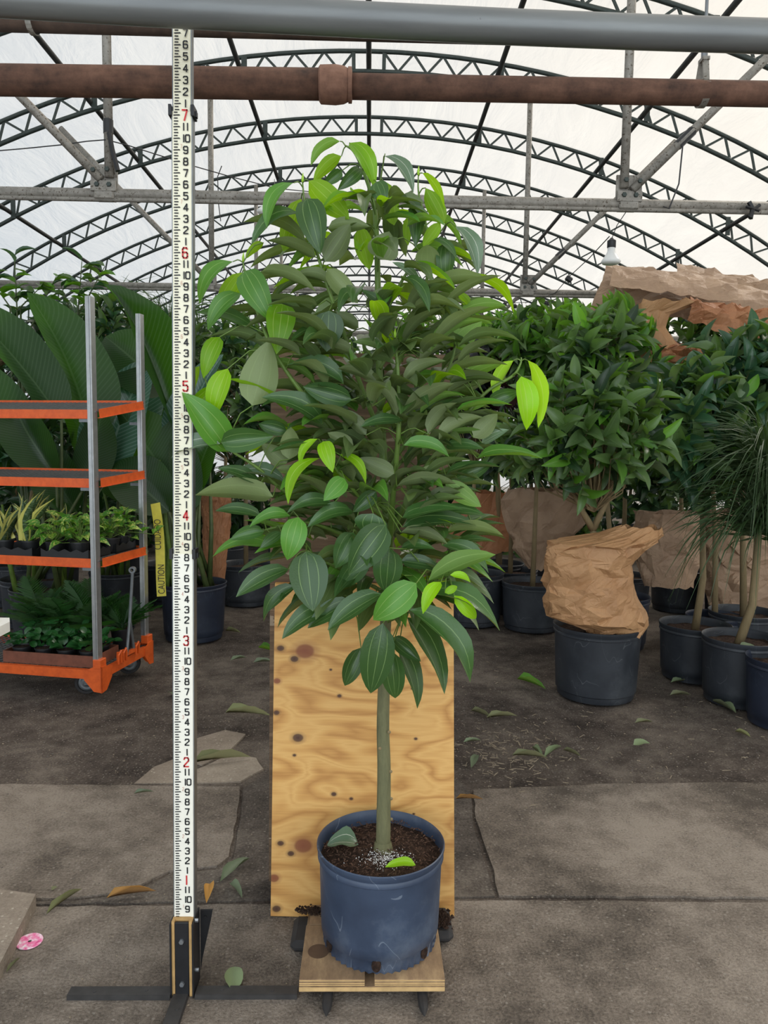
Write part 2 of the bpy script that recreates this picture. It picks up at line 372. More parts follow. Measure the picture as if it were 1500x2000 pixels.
# ================================================================ floor
floor = empty('floor', (0, 0, 0), kind='structure')
m = MB(); n = 60
def dirt_h(x, y): return -0.014 + .010*(noise.noise(V((x*1.7, y*1.7, 3)))) + .004*noise.noise(V((x*9, y*9, 1)))
xs = [-9+18*i/90 for i in range(91)]; ys = [-4+30*j/110 for j in range(111)]
m.add([(x, y, min(-.004, dirt_h(x, y)) if y > 2.85 else -.0085) for y in ys for x in xs], [(j*91+i, j*91+i+1, (j+1)*91+i+1, (j+1)*91+i) for j in range(110) for i in range(90)])
m.build('dirt_ground', DIRT, floor, smooth=True)
def slab(name, pts, mat, top=0.0, thick=.012, seed=0):
    P = []
    rnd = random.Random(seed)
    G = [gz(*p) if len(p) == 2 else V((p[0], p[1], 0)) for p in pts]
    for i in range(len(G)):                              # broken, uneven edges
        a, b = G[i], G[(i+1) % len(G)]; k = max(1, int((b-a).length/.06)); k = min(k, 30)
        for j in range(k):
            q = a.lerp(b, j/k); jt = .004 if 0 < j else .001
            P.append(V((q.x+rnd.uniform(-jt, jt), q.y+rnd.uniform(-jt, jt), top-thick)))
    m = MB(); m.prism(P, (0, 0, thick)); return m.build(name, mat, floor)
slab('concrete_slab', [(-4.0, 2.93, 0), (-400, 1535), (0, 1531), (468, 1536), (462, 1600), (447, 1672), (425, 1690), (330, 1700), (255, 1738), (150, 1752), (-300, 1764), (-4.0, 2.12, 0)], CONC, 0, .012, 1)
slab('concrete_slab', [(-4.0, 2.1, 0), (-200, 1774), (340, 1768), (590, 1764), (960, 1758), (1500, 1762), (1900, 1764), (4.0, 2.1, 0), (4.0, -4, 0), (-4.0, -4, 0)], CONC, .0, .012, 2)
slab('concrete_slab', [(925, 1542), (1200, 1530), (1500, 1528), (1900, 1526), (4.0, 2.93, 0), (4.0, 2.12, 0), (1900, 1756), (1500, 1752), (975, 1748), (958, 1680), (930, 1600)], CONC, 0, .012, 3)
slab('concrete_slab', [(474, 1540), (540, 1500), (700, 1490), (890, 1520), (918, 1545), (924, 1610), (950, 1690), (966, 1748), (700, 1754), (480, 1757), (350, 1760), (-300, 1768), (150, 1757), (258, 1744), (335, 1706), (430, 1697), (455, 1676), (468, 1604)], CONCD, -.002, .010, 4)
for i, pts in enumerate([[(262, 1528), (300, 1496), (345, 1478), (372, 1500), (340, 1527)], [(350, 1478), (385, 1440), (440, 1424), (480, 1432), (440, 1470), (395, 1492)], [(378, 1503), (400, 1494), (450, 1472), (500, 1478), (515, 1500), (470, 1524), (350, 1528)]]):
    slab('broken_concrete', pts, CONCP, -.004, .012, 10+i)

# ================================================================ arched roof
XC, ZC, RB = -0.04, -2.958, 7.351            # bottom chord circle
RT_ = RB+0.155                                # top chord
RF = RB+0.185                                 # plastic film
def arc(x, r): return V((x, 0, ZC+math.sqrt(max(0, r*r-(x-XC)**2))))
def pol(a, r): return V((XC+r*math.sin(a), 0, ZC+r*math.cos(a)))
Y0, DY = 3.87, 1.2
s = NT('plastic_film'); c = s.coord()
f1 = s.noise(s.coord('Object', (1, .35, 1)), 3.0, 5, .6, .8); f2 = s.noise(s.coord('Object', (14, 1.2, 14)), 1.0, 3, .5, .5)
hgt = s.math('ADD', s.math('MULTIPLY', f1, .7), s.math('MULTIPLY', f2, .07)); bn = s.bump(hgt, .5, .15)
tr = s.n('ShaderNodeBsdfTransparent'); tr.inputs[0].default_value = (.275, .275, .28, 1)
tl = s.n('ShaderNodeBsdfTranslucent'); tl.inputs[0].default_value = (.295, .295, .288, 1); s.l(bn, tl.inputs['Normal'])
gl = s.n('ShaderNodeBsdfDiffuse'); gl.inputs[0].default_value = (.4, .42, .44, 1); s.l(bn, gl.inputs['Normal'])
m1 = s.n('ShaderNodeMixShader'); s.l(s.ramp(hgt, [(.35, (.42, .42, .42)), (.65, (.62, .62, .62))]), m1.inputs[0]); s.l(tr.outputs[0], m1.inputs[1]); s.l(tl.outputs[0], m1.inputs[2])
m2 = s.n('ShaderNodeMixShader'); m2.inputs[0].default_value = .10; s.l(m1.outputs[0], m2.inputs[1]); s.l(gl.outputs[0], m2.inputs[2])
FILM = s.done(m2.outputs[0])
ceiling = empty('ceiling', (0, 0, 0), kind='structure')
A0 = 1.02
for k in range(-4, 15):
    y0 = Y0+DY*(k-1); m = MB(); NA, NB = 84, 8; vs = []
    for j in range(NB+1):
        t = j/NB; y = y0+DY*t
        for i in range(NA+1):
            a = -A0+2*A0*i/NA
            puff = .075*math.sin(PI*t)**.8 + .012*noise.noise(V((a*9, y*2.2, 5)))*math.sin(PI*t)
            p = pol(a, RF+puff); p.y = y; vs.append(p)
    m.add(vs, [(j*(NA+1)+i, j*(NA+1)+i+1, (j+1)*(NA+1)+i+1, (j+1)*(NA+1)+i) for j in range(NB) for i in range(NA)])
    m.build('film_panel', FILM, ceiling, smooth=True)
# end and side walls of film
XW = XC+RF*math.sin(A0); ZW = ZC+RF*math.cos(A0)
for nm, sx in (('wall_left', -1), ('wall_right', 1)):
    x = XC+sx*RF*math.sin(A0); m = MB(); vs = []
    for j in range(60):
        for i in range(9): vs.append((x+.03*noise.noise(V((j*.7, i*.5, sx))), -3+j*24/59, ZW*i/8))
    m.add(vs, [(j*9+i, j*9+i+1, (j+1)*9+i+1, (j+1)*9+i) for j in range(59) for i in range(8)])
    tag(m.build(nm, FILM, None, smooth=True), kind='structure')
m = MB(); YE = Y0+DY*14; vs = []; NA = 40
for i in range(NA+1):
    p = pol(-A0+2*A0*i/NA, RF); vs += [(p.x, YE, p.z), (p.x, YE, 0)]
m.add(vs, [(2*i, 2*i+2, 2*i+3, 2*i+1) for i in range(NA)])
tag(m.build('wall_back', FILM), kind='structure')

# roof trusses
ORD = {0: 'nearest', 1: 'second', 2: 'third', 3: 'fourth', 4: 'fifth', 5: 'sixth', 6: 'seventh', 7: 'eighth', 8: 'ninth', 9: 'tenth', 10: 'eleventh', 11: 'twelfth', 12: 'thirteenth', 13: 'fourteenth'}
bar_me = None
mb = MB(); mb.box((0, 0, 0), (.017, .012, 1)); tmp = mb.build('web_bar', DARKST); bar_me = tmp.data; bpy.data.objects.remove(tmp)
mb = MB(); mb.lathe((0, 0, 0), [(0.0001, .008), (.011, .008), (.013, .004), (.013, 0)], 6)
tmp = mb.build('bolt', DARKST); bolt_me = tmp.data; bpy.data.objects.remove(tmp)
def web_pts(): 
    da = .118/RB; N = 52
    return [(i*da, RB+.004 if (i % 2 == 0) else RT_-.004) for i in range(-N, N+1)]
for k in range(0, 13):
    y = Y0+DY*k
    tie = (k % 2 == 0)
    lab = ORD[k]+' roof arch from the camera, a dark lattice truss' + (' carrying a galvanised tie beam' if tie else ' without a tie beam')
    t = empty('roof_truss', (XC, y, 2.6), lab, 'roof truss', 'lattice roof arches')
    for nm, r, rad in (('bottom_chord', RB, .0185), ('top_chord', RT_, .0175)):
        m = MB(); m.tube([pol(-A0+2*A0*i/64, r)+V((0, y, 0)) for i in range(65)], rad, 8 if k < 5 else 5); m.build(nm, DARKST, t, smooth=True)
    wp = web_pts()
    if k < 5 and k > 0:
        lim = [0, 2.9, 3.6, 4.2, 4.6][k]
        rest = MB()
        for i in range(len(wp)-1):
            a = pol(*wp[i]); b = pol(*wp[i+1]); a.y = b.y = y
            if abs((a.x+b.x)/2) < .13: continue
            if abs(a.x) > lim or (k == 1 and a.x < .8): rest.bar(a, b, .022, .012); continue
            d = b-a; zc = d.normalized(); yc = V((0, 1, 0)); xc = yc.cross(zc)
            Mx = Matrix((xc, yc, zc)).transposed().to_4x4() @ Matrix.Diagonal((1, 1, d.length, 1)); Mx.translation = (a+b)/2
            link('web_bar', bar_me, t, Mx)
        tag(rest.build('web_lattice', DARKST, t), kind='stuff')
        for sx in (-1, 1):
            m = MB(); m.bar(pol(sx*.0165, RB)+V((0, y, 0)), pol(sx*.0165, RT_)+V((0, y, 0)), .03, .02); m.build('splice_plate', DARKST, t)
    else:
        rest = MB()
        for i in range(len(wp)-1):
            a = pol(*wp[i]); b = pol(*wp[i+1]); a.y = b.y = y; rest.bar(a, b, .016, .012)
        tag(rest.build('web_lattice', DARKST, t), kind='stuff')
    if tie:
        zt = 2.625 if k == 0 else 2.67
        HX = 1.29
        m = MB(); m.tube([(-5.4, y, zt), (5.4, y, zt)], .026, 10); m.tube([(-5.4, y-.012, zt-.03), (5.4, y-.012, zt-.03)], .012, 6)
        tb = m.build('tie_beam', GALV, t, smooth=True)
        for sx in (-1, 1):
            hx = sx*HX - .02
            m = MB(); m.tube([(hx, y-.03, zt+.07), (hx, y-.03, arc(hx, RB).z)], .022, 10); m.build('hanger_post', GALV, t, smooth=True)
            bx, bz = hx+sx*.07, zt+.09
            m = MB(); m.tube([(bx-sx*.03, y-.035, bz-.03), (bx+sx*1.13, y-.03, bz+1.13)], .021, 10); m.build('brace', GALV, t, smooth=True)
            g = MB(); g.box((hx+sx*.03, y-.012, zt+.075), (.13, .012, .125)); g.box((hx+sx*.03, y-.03, zt+.03), (.125, .012, .05)); g.box((hx+sx*.03, y, zt), (.10, .066, .064), None, 0, .006)
            gp = g.build('gusset_plate', GALV, t)
            if k < 3:
                for (ux, uz, uy) in ((0, .1, -.06), (.068, .095, -.062), (0, .035, -.037), (.06, .035, -.037)):
                    Mx = Matrix.Translation((hx+sx*ux, y+uy, zt+uz)) @ Matrix.Rotation(PI/2, 4, 'X')
                    link('bolt', bolt_me, gp, Mx)
            if k == 0 and sx == -1:
                m = MB(); m.tube([(hx, y-.03, 2.905), (hx, y-.03, 2.97)], .0245, 10); m.tube([(hx+.01, y-.05, 2.9), (hx+.025, y-.05, 2.82), (hx+.05, y-.05, 2.72)], .013, 6); m.build('tape_band', BLACKP, t)
            if k == 0 and sx == 1:
                m = MB(); m.tube([(bx+.19, y-.03, bz+.19), (bx+.265, y-.03, bz+.265)], .0245, 10); m.build('tape_band', BLACKP, t)
                m = MB(); m.tube([(bx+.21, y-.05, bz+.18), (bx+.2, y-.05, bz+.0), (bx+.16, y-.04, zt-.03), (bx+.13, y-.04, zt-.02)], .004, 5); m.build('tie_wire', WIRE, t)
                q = at(1470, 408, y-.05)
                m = MB(); m.tube([q+V((-.02, 0, .035)), q, q+V((-.012, -.01, -.05))], .012, 5); m.tube([q+V((.035, 0, .02)), q+V((0, -.005, -.01)), q+V((-.02, -.01, -.045))], .009, 5); m.tube([q+V((-.035, 0, .01)), q+V((.03, -.01, -.012))], .008, 5); m.build('tape_knot', BLACKP, t)
            if k == 2 and sx == 1:
                m = MB(); m.tube([(bx+.19, y-.03, bz+.19), (bx+.25, y-.03, bz+.25)], .025, 10); m.build('tape_band', BLACKP, t)

# purlins running the length of the house
for nm_, x in (('at the ridge', XC), ('first left of the ridge', -1.07), ('first right of the ridge', 1.0), ('second left of the ridge', -2.27), ('second right of the ridge', 2.2), ('third left of the ridge', -3.5), ('third right of the ridge', 3.48), ('fourth left of the ridge, low down', -4.6), ('fourth right of the ridge, low down', 4.6)):
    p = arc(x, RB+.05); m = MB(); m.tube([(p.x, 1.0, p.z), (p.x, YE, p.z)], .021, 8)
    o = m.build('purlin', PURL, None, smooth=True, origin=(p.x, 1.0, p.z)); tag(o, 'dark steel purlin running lengthwise under the plastic roof, '+nm_, 'purlin', 'roof purlins')
    br = MB()
    for k in range(1, 5):
        if abs(x) < .2: continue
        a = arc(x, RB); b = arc(x, RT_); a.y = b.y = Y0+DY*k-.02
        g = MB(); g.bar(a+V((.03, 0, 0)), b+V((.03, 0, 0)), .045, .008); g.build('bracket', DARKST, o)

# ================================================================ pipes overhead
a = at(-500, -34, 1.57)
m = MB(); m.tube([a]+[at(x_, y_, 1.59+.02*x_/1000) for x_, y_ in ((-250, -17), (0, -1), (250, 14), (500, 28), (750, 41), (1000, 53), (1250, 63), (1500, 71), (2000, 86))], .0325, 20)
o = m.build('grey_pipe', GREYP, None, smooth=True, origin=a); tag(o, 'smooth grey painted pipe crossing the top of the picture in front of the rod', 'pipe')
root = empty('rusty_pipe', at(650, 160, 2.75), 'rust brown iron pipe with a bell coupling, crossing behind the measuring rod', 'pipe')
a, b = at(-700, 147, 2.78), at(640, 165, 2.75); m = MB(); m.tube([a, b], .0515, 20); m.build('wide_section', RUST, root, smooth=True)
c_, d_ = at(640, 168, 2.75), at(2200, 197, 2.78); m = MB(); m.tube([c_, d_], .0425, 20); m.build('narrow_section', RUST, root, smooth=True)
ax = (d_-c_).normalized(); q = at(655, 166, 2.75)
m = MB(); m.tube([q-ax*.058, q-ax*.052, q+ax*.0, q+ax*.03, q+ax*.045, q+ax*.046, q+ax*.058, q+ax*.06], [.054, .062, .064, .06, .053, .058, .058, .046], 24)
m.build('coupling', RUSTL, root, smooth=True, sharp=40)
a, b = at(-700, 20, 2.3), at(2200, 96, 2.35); m = MB(); m.tube([a, b], .032, 16)
rp = m.build('rusty_pipe', RUSTD, None, smooth=True, origin=a); tag(rp, 'dark rusted pipe half hidden behind the smooth grey pipe', 'pipe')
hq = at(63, 42, 2.3); m = MB(); m.lathe((0, 0, 0), [(.034, -.008), (.036, -.008), (.036, .008), (.034, .008), (.034, -.008)], 20)
m.v = [hq+V((p.z, p.x, p.y)) for p in m.v]; m.build('hanger_strap', GALV, rp, smooth=False)
# clevis hanger on the long rusty pipe
hp = at(1372, 183, 2.77); hr = empty('pipe_hanger', hp, 'grey clevis hanger with a thin rod holding the rusty pipe', 'pipe hanger')
m = MB(); m.lathe((0, 0, 0), [(.0435, -.012), (.047, -.012), (.047, .012), (.0435, .012), (.0435, -.012)], 24); m.v = [hp+V((p.z, p.x, p.y)) for p in m.v]; m.build('strap', GALV, hr)
m = MB(); m.bar(hp+V((-.002, -.03, .035)), hp+V((0, -.012, .115)), .022, .006); m.bar(hp+V((-.006, .03, .035)), hp+V((-.002, .012, .115)), .022, .006); m.box(hp+V((0, 0, .115)), (.026, .04, .012)); m.build('yoke', GALV, hr)
m = MB(); m.tube([hp+V((0, 0, .115)), hp+V((0, 0, .145))], .012, 8); m.tube([hp+V((0, 0, .145)), V((hp.x, hp.y, arc(hp.x, RB).z))], .006, 6); m.build('rod', GREYST, hr)
# ================================================================ measuring rod
FT = .3048
DIG = {'0': [[(.15, 0), (.85, 0), (1, .12), (1, .88), (.85, 1), (.15, 1), (0, .88), (0, .12), (.15, 0)]], '1': [[(.5, 0), (.5, 1)]],
 '2': [[(0, .82), (.15, 1), (.85, 1), (1, .85), (1, .66), (0, .12), (0, 0), (1, 0)]], '3': [[(0, .85), (.15, 1), (.85, 1), (1, .86), (1, .64), (.82, .52), (.4, .52)], [(.82, .52), (1, .4), (1, .14), (.85, 0), (.15, 0), (0, .15)]],
 '4': [[(.75, 0), (.75, 1), (0, .28), (1.05, .28)]], '5': [[(.95, 1), (.05, 1), (.05, .58), (.8, .6), (1, .46), (1, .14), (.84, 0), (.15, 0), (0, .14)]],
 '6': [[(.95, .88), (.82, 1), (.18, 1), (0, .86), (0, .14), (.16, 0), (.84, 0), (1, .14), (1, .42), (.84, .55), (0, .55)]], '7': [[(0, 1), (1, 1), (.42, 0)]],
 '8': [[(.16, .53), (.05, .66), (.05, .88), (.2, 1), (.8, 1), (.95, .88), (.95, .66), (.84, .53), (.16, .53), (0, .4), (0, .14), (.16, 0), (.84, 0), (1, .14), (1, .4), (.84, .53)]],
 '9': [[(.05, .12), (.18, 0), (.82, 0), (1, .14), (1, .86), (.84, 1), (.16, 1), (0, .86), (0, .58), (.16, .45), (1, .45)]]}
def digit_mesh(name, txt, h, wd, st, mat):
    m = MB(); n = len(txt); adv = wd*1.35 if '1' not in txt else wd*.95
    for i, ch in enumerate(txt):
        ox = (i-(n-1)/2)*adv
        for ln in DIG[ch]:
            P = [V((ox+(x-.5)*wd, 0, (y-.5)*h)) for x, y in ln]
            for a, b in zip(P, P[1:]):
                t = (b-a).normalized(); c = V((-t.z, 0, t.x))*st/2; e = t*st*.32
                m.add([a-e-c, b+e-c, b+e+c, a-e+c], [(0, 1, 2, 3)])
    o = m.build(name, mat); me = o.data; bpy.data.objects.remove(o); return me
dm = {}
for ch in range(1, 12): dm[ch] = digit_mesh('numeral', str(ch), .0152, .0092, .0030, INK)
fm = {k: digit_mesh('numeral', str(k), .0225, .0108, .0035, INKR) for k in range(1, 8)}
sm = {k: digit_mesh('small_numeral', str(k), .0085, .0035, .0007, INKS) for k in range(1, 8)}
RD = 1.765
def rodp(z):                                   # rod axis, very slightly out of plumb
    b = at(359, 1800, RD); t = at(354, 60, RD); k = (z-b.z)/(t.z-b.z); return V((b.x+(t.x-b.x)*k, RD, z))
rb = rodp(0.0); rb.z = .02
rod = empty('measuring_rod', rb, 'tall white telescoping measuring rod marked in feet and inches', 'measuring rod')
Z0 = .03; ZJ1 = at(357, 1082, RD).z; ZJ2 = at(354, 216, RD).z; ZT = 2.45
for (za, zb, wd, dp, off, mat) in ((Z0, ZJ1, .052, .030, 0, WHITEP), (ZJ1-.03, ZJ2, .0475, .026, .001, CREAMP), (ZJ2-.03, ZT, .0435, .022, .002, CREAMP)):
    a, b = rodp(za), rodp(zb); R = Matrix.Rotation(math.atan2(b.x-a.x, b.z-a.z), 3, 'Y')
    m = MB(); m.box((a+b)/2+V((0, off+dp/2, 0)), (wd-.004, dp, zb-za), R, 0, .0015); sec = m.build('rod_section', mat, rod)
    m = MB()
    for sx in (-1, 1): m.box((a+b)/2+V((sx*(wd/2-.001), off+dp/2+.002, 0)), (.002, dp, zb-za), R)
    m.build('edge_rail', GREYST, sec)
for z, wd in ((ZJ1, .056), (ZJ2, .052)):
    m = MB(); p = rodp(z)
    for sx in (-1, 1):
        m.box(p+V((sx*wd/2, .012, 0)), (.006, .034, .024)); m.box(p+V((sx*(wd/2-.002), -.004, 0)), (.005, .003, .022))
    m.box(p+V((wd/2+.004, .012, -.004)), (.006, .012, .012)); m.build('clip', BLACKM, rod)
ticks = MB()
def rod_w(z): return .052 if z < ZJ1 else (.0475 if z < ZJ2 else .0435)
n8 = int((at(354, 40, RD).z)/(.0254/8))
for i in range(int(.63*96), n8):
    z = i*.0254/8-.0065; wd = rod_w(z); p = rodp(z); x0 = p.x-wd/2+.0055; f = -.0012 if z < ZJ1 else (-.0004 if z < ZJ2 else .0006)
    L = .0155 if i % 8 == 0 else (.013 if i % 4 == 0 else (.0115 if i % 2 == 0 else .0075))
    if i % 2: continue
    h = .0013
    if i % 8 == 0: ticks.add([(x0, RD+f, z-h), (x0+L, RD+f, z-h*.4), (x0+L-.002, RD+f, z+h*1.6), (x0, RD+f, z+h)], [(0, 1, 2, 3)])
    else: ticks.add([(x0+.001, RD+f, z-h), (x0+L-.002, RD+f, z-h), (x0+L-.002, RD+f, z+h), (x0+.001, RD+f, z+h)], [(0, 1, 2, 3)])
tag(ticks.build('graduation_marks', INK, rod), kind='stuff')
for k in range(1, 8):
    p = rodp(k*FT-.0065); link('foot_numeral', fm[k], rod, Matrix.Translation(p+V((.0075, -.0014, 0))))
for ft in range(0, 8):
    for i in range(1, 12):
        z = ft*FT+i*.0254-.0065
        if z < .66*FT or z > 7.72*FT: continue
        p = rodp(z); link('inch_numeral', dm[i], rod, Matrix.Translation(p+V((.0095, -.0014, 0))))
for ft in range(1, 8):
    for dz in (.31, .71):
        z = (ft-1+dz)*FT+.0135
        if z > .7*FT: p = rodp(z); link('small_numeral', sm[ft], rod, Matrix.Translation(p+V((-.0005, -.0013, 0))))

# stand that holds the rod
sb = gz(357, 1947); sb.y = RD
st = empty('rod_stand', (rb.x, RD, 0), 'black steel stand with three flat legs and a wood-lined socket holding the rod', 'stand')
zt = at(357, 1803, RD-.02).z; cx = rodp(.1).x
m = MB(); m.box((cx, RD-.016, (zt+.004)/2), (.034, .008, zt-.004), None, 0, .001); pl = m.build('front_plate', BLACKM, st)
m = MB()
for sx in (-1, 1): m.box((cx+sx*.0215, RD-.009, zt/2+.003), (.007, .02, zt))
m.box((cx, RD-.005, zt/2+.003), (.04, .008, zt+.003)); m.build('wood_lining', simple('lining_wood', srgb(176, 140, 88), .7, 0, .2), st)
m = MB()
for sx in (-1, 1): m.box((cx+sx*.0275, RD+.012, zt/2), (.004, .07, zt-.004))
m.box((cx, RD+.045, zt/2), (.055, .005, zt-.01)); m.build('channel', BLACKM, st)
for z in (zt*.76, .038):
    m = MB(); m.lathe((0, 0, 0), [(.0001, .0065), (.0055, .0065), (.0062, .005), (.0062, .0)], 6); m.v = [V((cx+p.x, RD-.02-p.z, z+p.y)) for p in m.v]; m.build('hex_bolt', STEELB, st)
for z in (zt*.97, .06):
    m = MB(); m.tube([(cx+.028, RD+.0, z), (cx+.037, RD+.0, z)], .005, 6); m.build('hex_bolt', STEELB, st)
m = MB(); m.prism([(cx+.03, RD+.05, .02), (cx+.03, RD+.05, zt-.012), (cx+.062, RD+.05, zt-.012), (cx+.058, RD+.05, zt-.035), (cx+.034, RD+.05, .05)], (0, .005, 0)); m.tube([(cx+.044, RD+.046, zt-.03), (cx+.044, RD+.051, zt-.03)], .004, 8); m.build('gusset', BLACKM, st)
lz = .012
La, Lb = gz(134, 1938, lz), gz(336, 1933, lz); Ra, Rb = gz(384, 1932, lz), gz(581, 1936, lz)
for (a, b) in ((La, Lb), (Ra, Rb)):
    m = MB(); m.box((a+b)/2+V((0, 0, -.001)), ((b-a).length, .030, .004)); m.box((a+b)/2+V((0, -.015, -.006)), ((b-a).length, .004, .012))
    for k in (.25, .75):
        q = a.lerp(b, k); m.tube([q+V((0, 0, 0)), q+V((0, 0, .0025))], .005, 8)
    m.build('leg', LEGM, st)
m = MB(); m.box((cx-.004, RD-.17, .008), (.036, .30, .005)); m.box((cx-.004-.018, RD-.17, .004), (.003, .30, .008)); m.box((cx-.004+.018, RD-.17, .004), (.003, .30, .008)); m.tube([(cx, RD-.07, .008), (cx, RD-.07, .013)], .005, 8); m.build('leg', LEGM, st)

# ================================================================ plywood boards behind the tree
PB0, PB1 = gz(528, 1794, .0), gz(887, 1789, .0)
py0 = (PB0.y+PB1.y)/2; py1 = py0+.13
PTL, PTR = at(537, 1143, py1), at(886, 1140, py1)
zt_ = (PTL.z+PTR.z)/2
def plyp(x, y):                                   # world point on the board plane seen at pixel
    n_ = V((0, -zt_, py1-py0)); v = ray(x, y); o_ = V((0, py0, 0)); return CP+v*((o_-CP).dot(n_)/v.dot(n_))
KN = srgb(132, 72, 42); KD = srgb(70, 40, 26); KL = srgb(170, 112, 62)
kn = []
for (x, y, r, c_) in ((596, 1271, .028, KN), (548, 1266, .011, KD), (575, 1287, .011, KD), (582, 1441, .015, KD), (540, 1392, .009, KD), (575, 1475, .005, KD), (592, 1652, .027, KN), (548, 1647, .010, KD), (568, 1667, .010, KD), (540, 1775, .012, KD), (535, 1715, .014, KN), (652, 1551, .007, KD), (686, 1560, .005, KD), (663, 1359, .006, KD), (646, 1308, .004, KD), (745, 1300, .004, KD), (812, 1443, .005, KD), (808, 1590, .004, KD), (805, 1345, .004, KD), (541, 1330, .010, KN)):
    p = plyp(x, y); kn.append((p.x, p.z, r, c_))
bx = (PB0.x+PB1.x)/2
PLY = plymat('plywood', srgb(218, 170, 100), srgb(206, 154, 84), srgb(184, 130, 66), kn, bx, 0)
m = MB(); BL, BR = PB0, PB1
m.prism([(BL.x, py0, BL.z+.004), (BL.x+.13, py0, .0), (BR.x-.1, py0+.001, .0), (BR.x, py0, .004), (PTR.x, py1, zt_), (PTL.x, py1, zt_)], (0, .015, .002))
o = m.build('plywood_board', PLY, None, origin=(bx, py0, 0)); tag(o, 'clean yellow plywood board with brown knots, leaning behind the blue pot', 'board')
WOLD = NT('weathered_wood'); _f = WOLD.noise(WOLD.coord('Object', (3, 3, 60)), 1.0, 6, .7); _g = WOLD.noise(WOLD.coord('Object', (6, 6, 26)), 1.0, 4)
_cc = WOLD.ramp(_f, [(.3, srgb(88, 70, 54)), (.55, srgb(118, 96, 74)), (.75, srgb(150, 124, 98))]); _cc = WOLD.mix(WOLD.math('MULTIPLY', WOLD.math('GREATER_THAN', _g, .63), .6), _cc, srgb(184, 168, 146))
WOLD = WOLD.done(WOLD.pbr(_cc, .85, 0, WOLD.bump(_f, .6, .006)))
wy = py1+.05; wl, wr = at(524, 720, wy), at(884, 688, wy)
m = MB(); m.prism([(wl.x, wy, 0), (wr.x, wy, 0), (wr.x, wy+.06, wr.z), (wl.x, wy+.06, wr.z)], (0, .02, 0))
o = m.build('weathered_board', WOLD, None, origin=((wl.x+wr.x)/2, wy, 0)); tag(o, 'tall weathered grey-brown board standing behind the plywood and the leaves', 'board')

# ================================================================ platform under the pot
ztop = .062
A, B_ = gz(584, 1914, ztop), gz(869, 1912, ztop)
dep = .30
WTOP = NT('platform_top'); _f = WTOP.noise(WTOP.coord('Object', (8, 3, 8)), 1.5, 7, .7); WTOP = WTOP.done(WTOP.pbr(WTOP.ramp(_f, [(.3, srgb(98, 76, 56)), (.5, srgb(136, 110, 82)), (.68, srgb(174, 146, 108))]), .8, 0, WTOP.bump(_f, .3, .004)))
WEDGE = simple('ply_edge', srgb(198, 164, 112), .7, 0, .2)
cxp = (A.x+B_.x)/2; W_ = B_.x-A.x; yf = (A.y+B_.y)/2
pf = empty('pot_platform', (cxp, yf+dep/2, 0), 'small layered plywood platform on steel prongs carrying the blue pot', 'platform')
xg = at(722, 1915, yf).x; gw = .012
for (xa, xb) in ((A.x, xg-gw), (xg+gw, B_.x)):
    m = MB(); m.box(((xa+xb)/2, yf+.105, ztop-.009), (xb-xa, .21, .018), None, 0, .001); tb = m.build('top_board', WTOP, pf)
    m = MB()
    for dz in (-.003, -.010, -.015): m.box(((xa+xb)/2, yf-.0006, ztop+dz), (xb-xa-.001, .0012, .0022))
    m.build('ply_layer', WEDGE, tb)
m = MB(); m.box((cxp-.004, yf+.256, ztop-.009), (W_*.93, .088, .018), None, 0, .001); m.build('top_board', WTOP, pf)
m = MB(); m.box((cxp, yf+dep/2, ztop-.0255), (W_, dep, .014)); lb = m.build('lower_board', WTOP, pf)
m = MB(); m.box((cxp, yf-.0006, ztop-.0255), (W_, .0012, .010)); m.build('ply_layer', WEDGE, lb)
for px in (637, 829):
    tp = gz(px, 1984, .012); bp = V((tp.x+(cxp-tp.x)*.03, yf+.28, .018))
    m = MB(); d_ = (bp-tp); m.tube([tp, tp+d_*.06, tp+d_*.10, bp], [.002, .010, .0125, .0125], 8); m.build('prong', GREYST if 0 else RUBBER, pf, smooth=True, sharp=40)
for px, py in ((588, 1838), (865, 1820)):
    p = gz(px, py, .02); m = MB(); m.box((p.x, p.y+.03, .021), (.055, .13, .034), None, 0, .014); m.build('side_pad', RUBBER, pf)
m = MB(); ko = gz(622, 1858, ztop); m.lathe((ko.x, ko.y, ztop+.0003), [(.0001, 0), (.024, .0003), (.028, 0)], 20); m.build('knot_mark', simple('knot_dark', srgb(84, 62, 44), .8), pf)

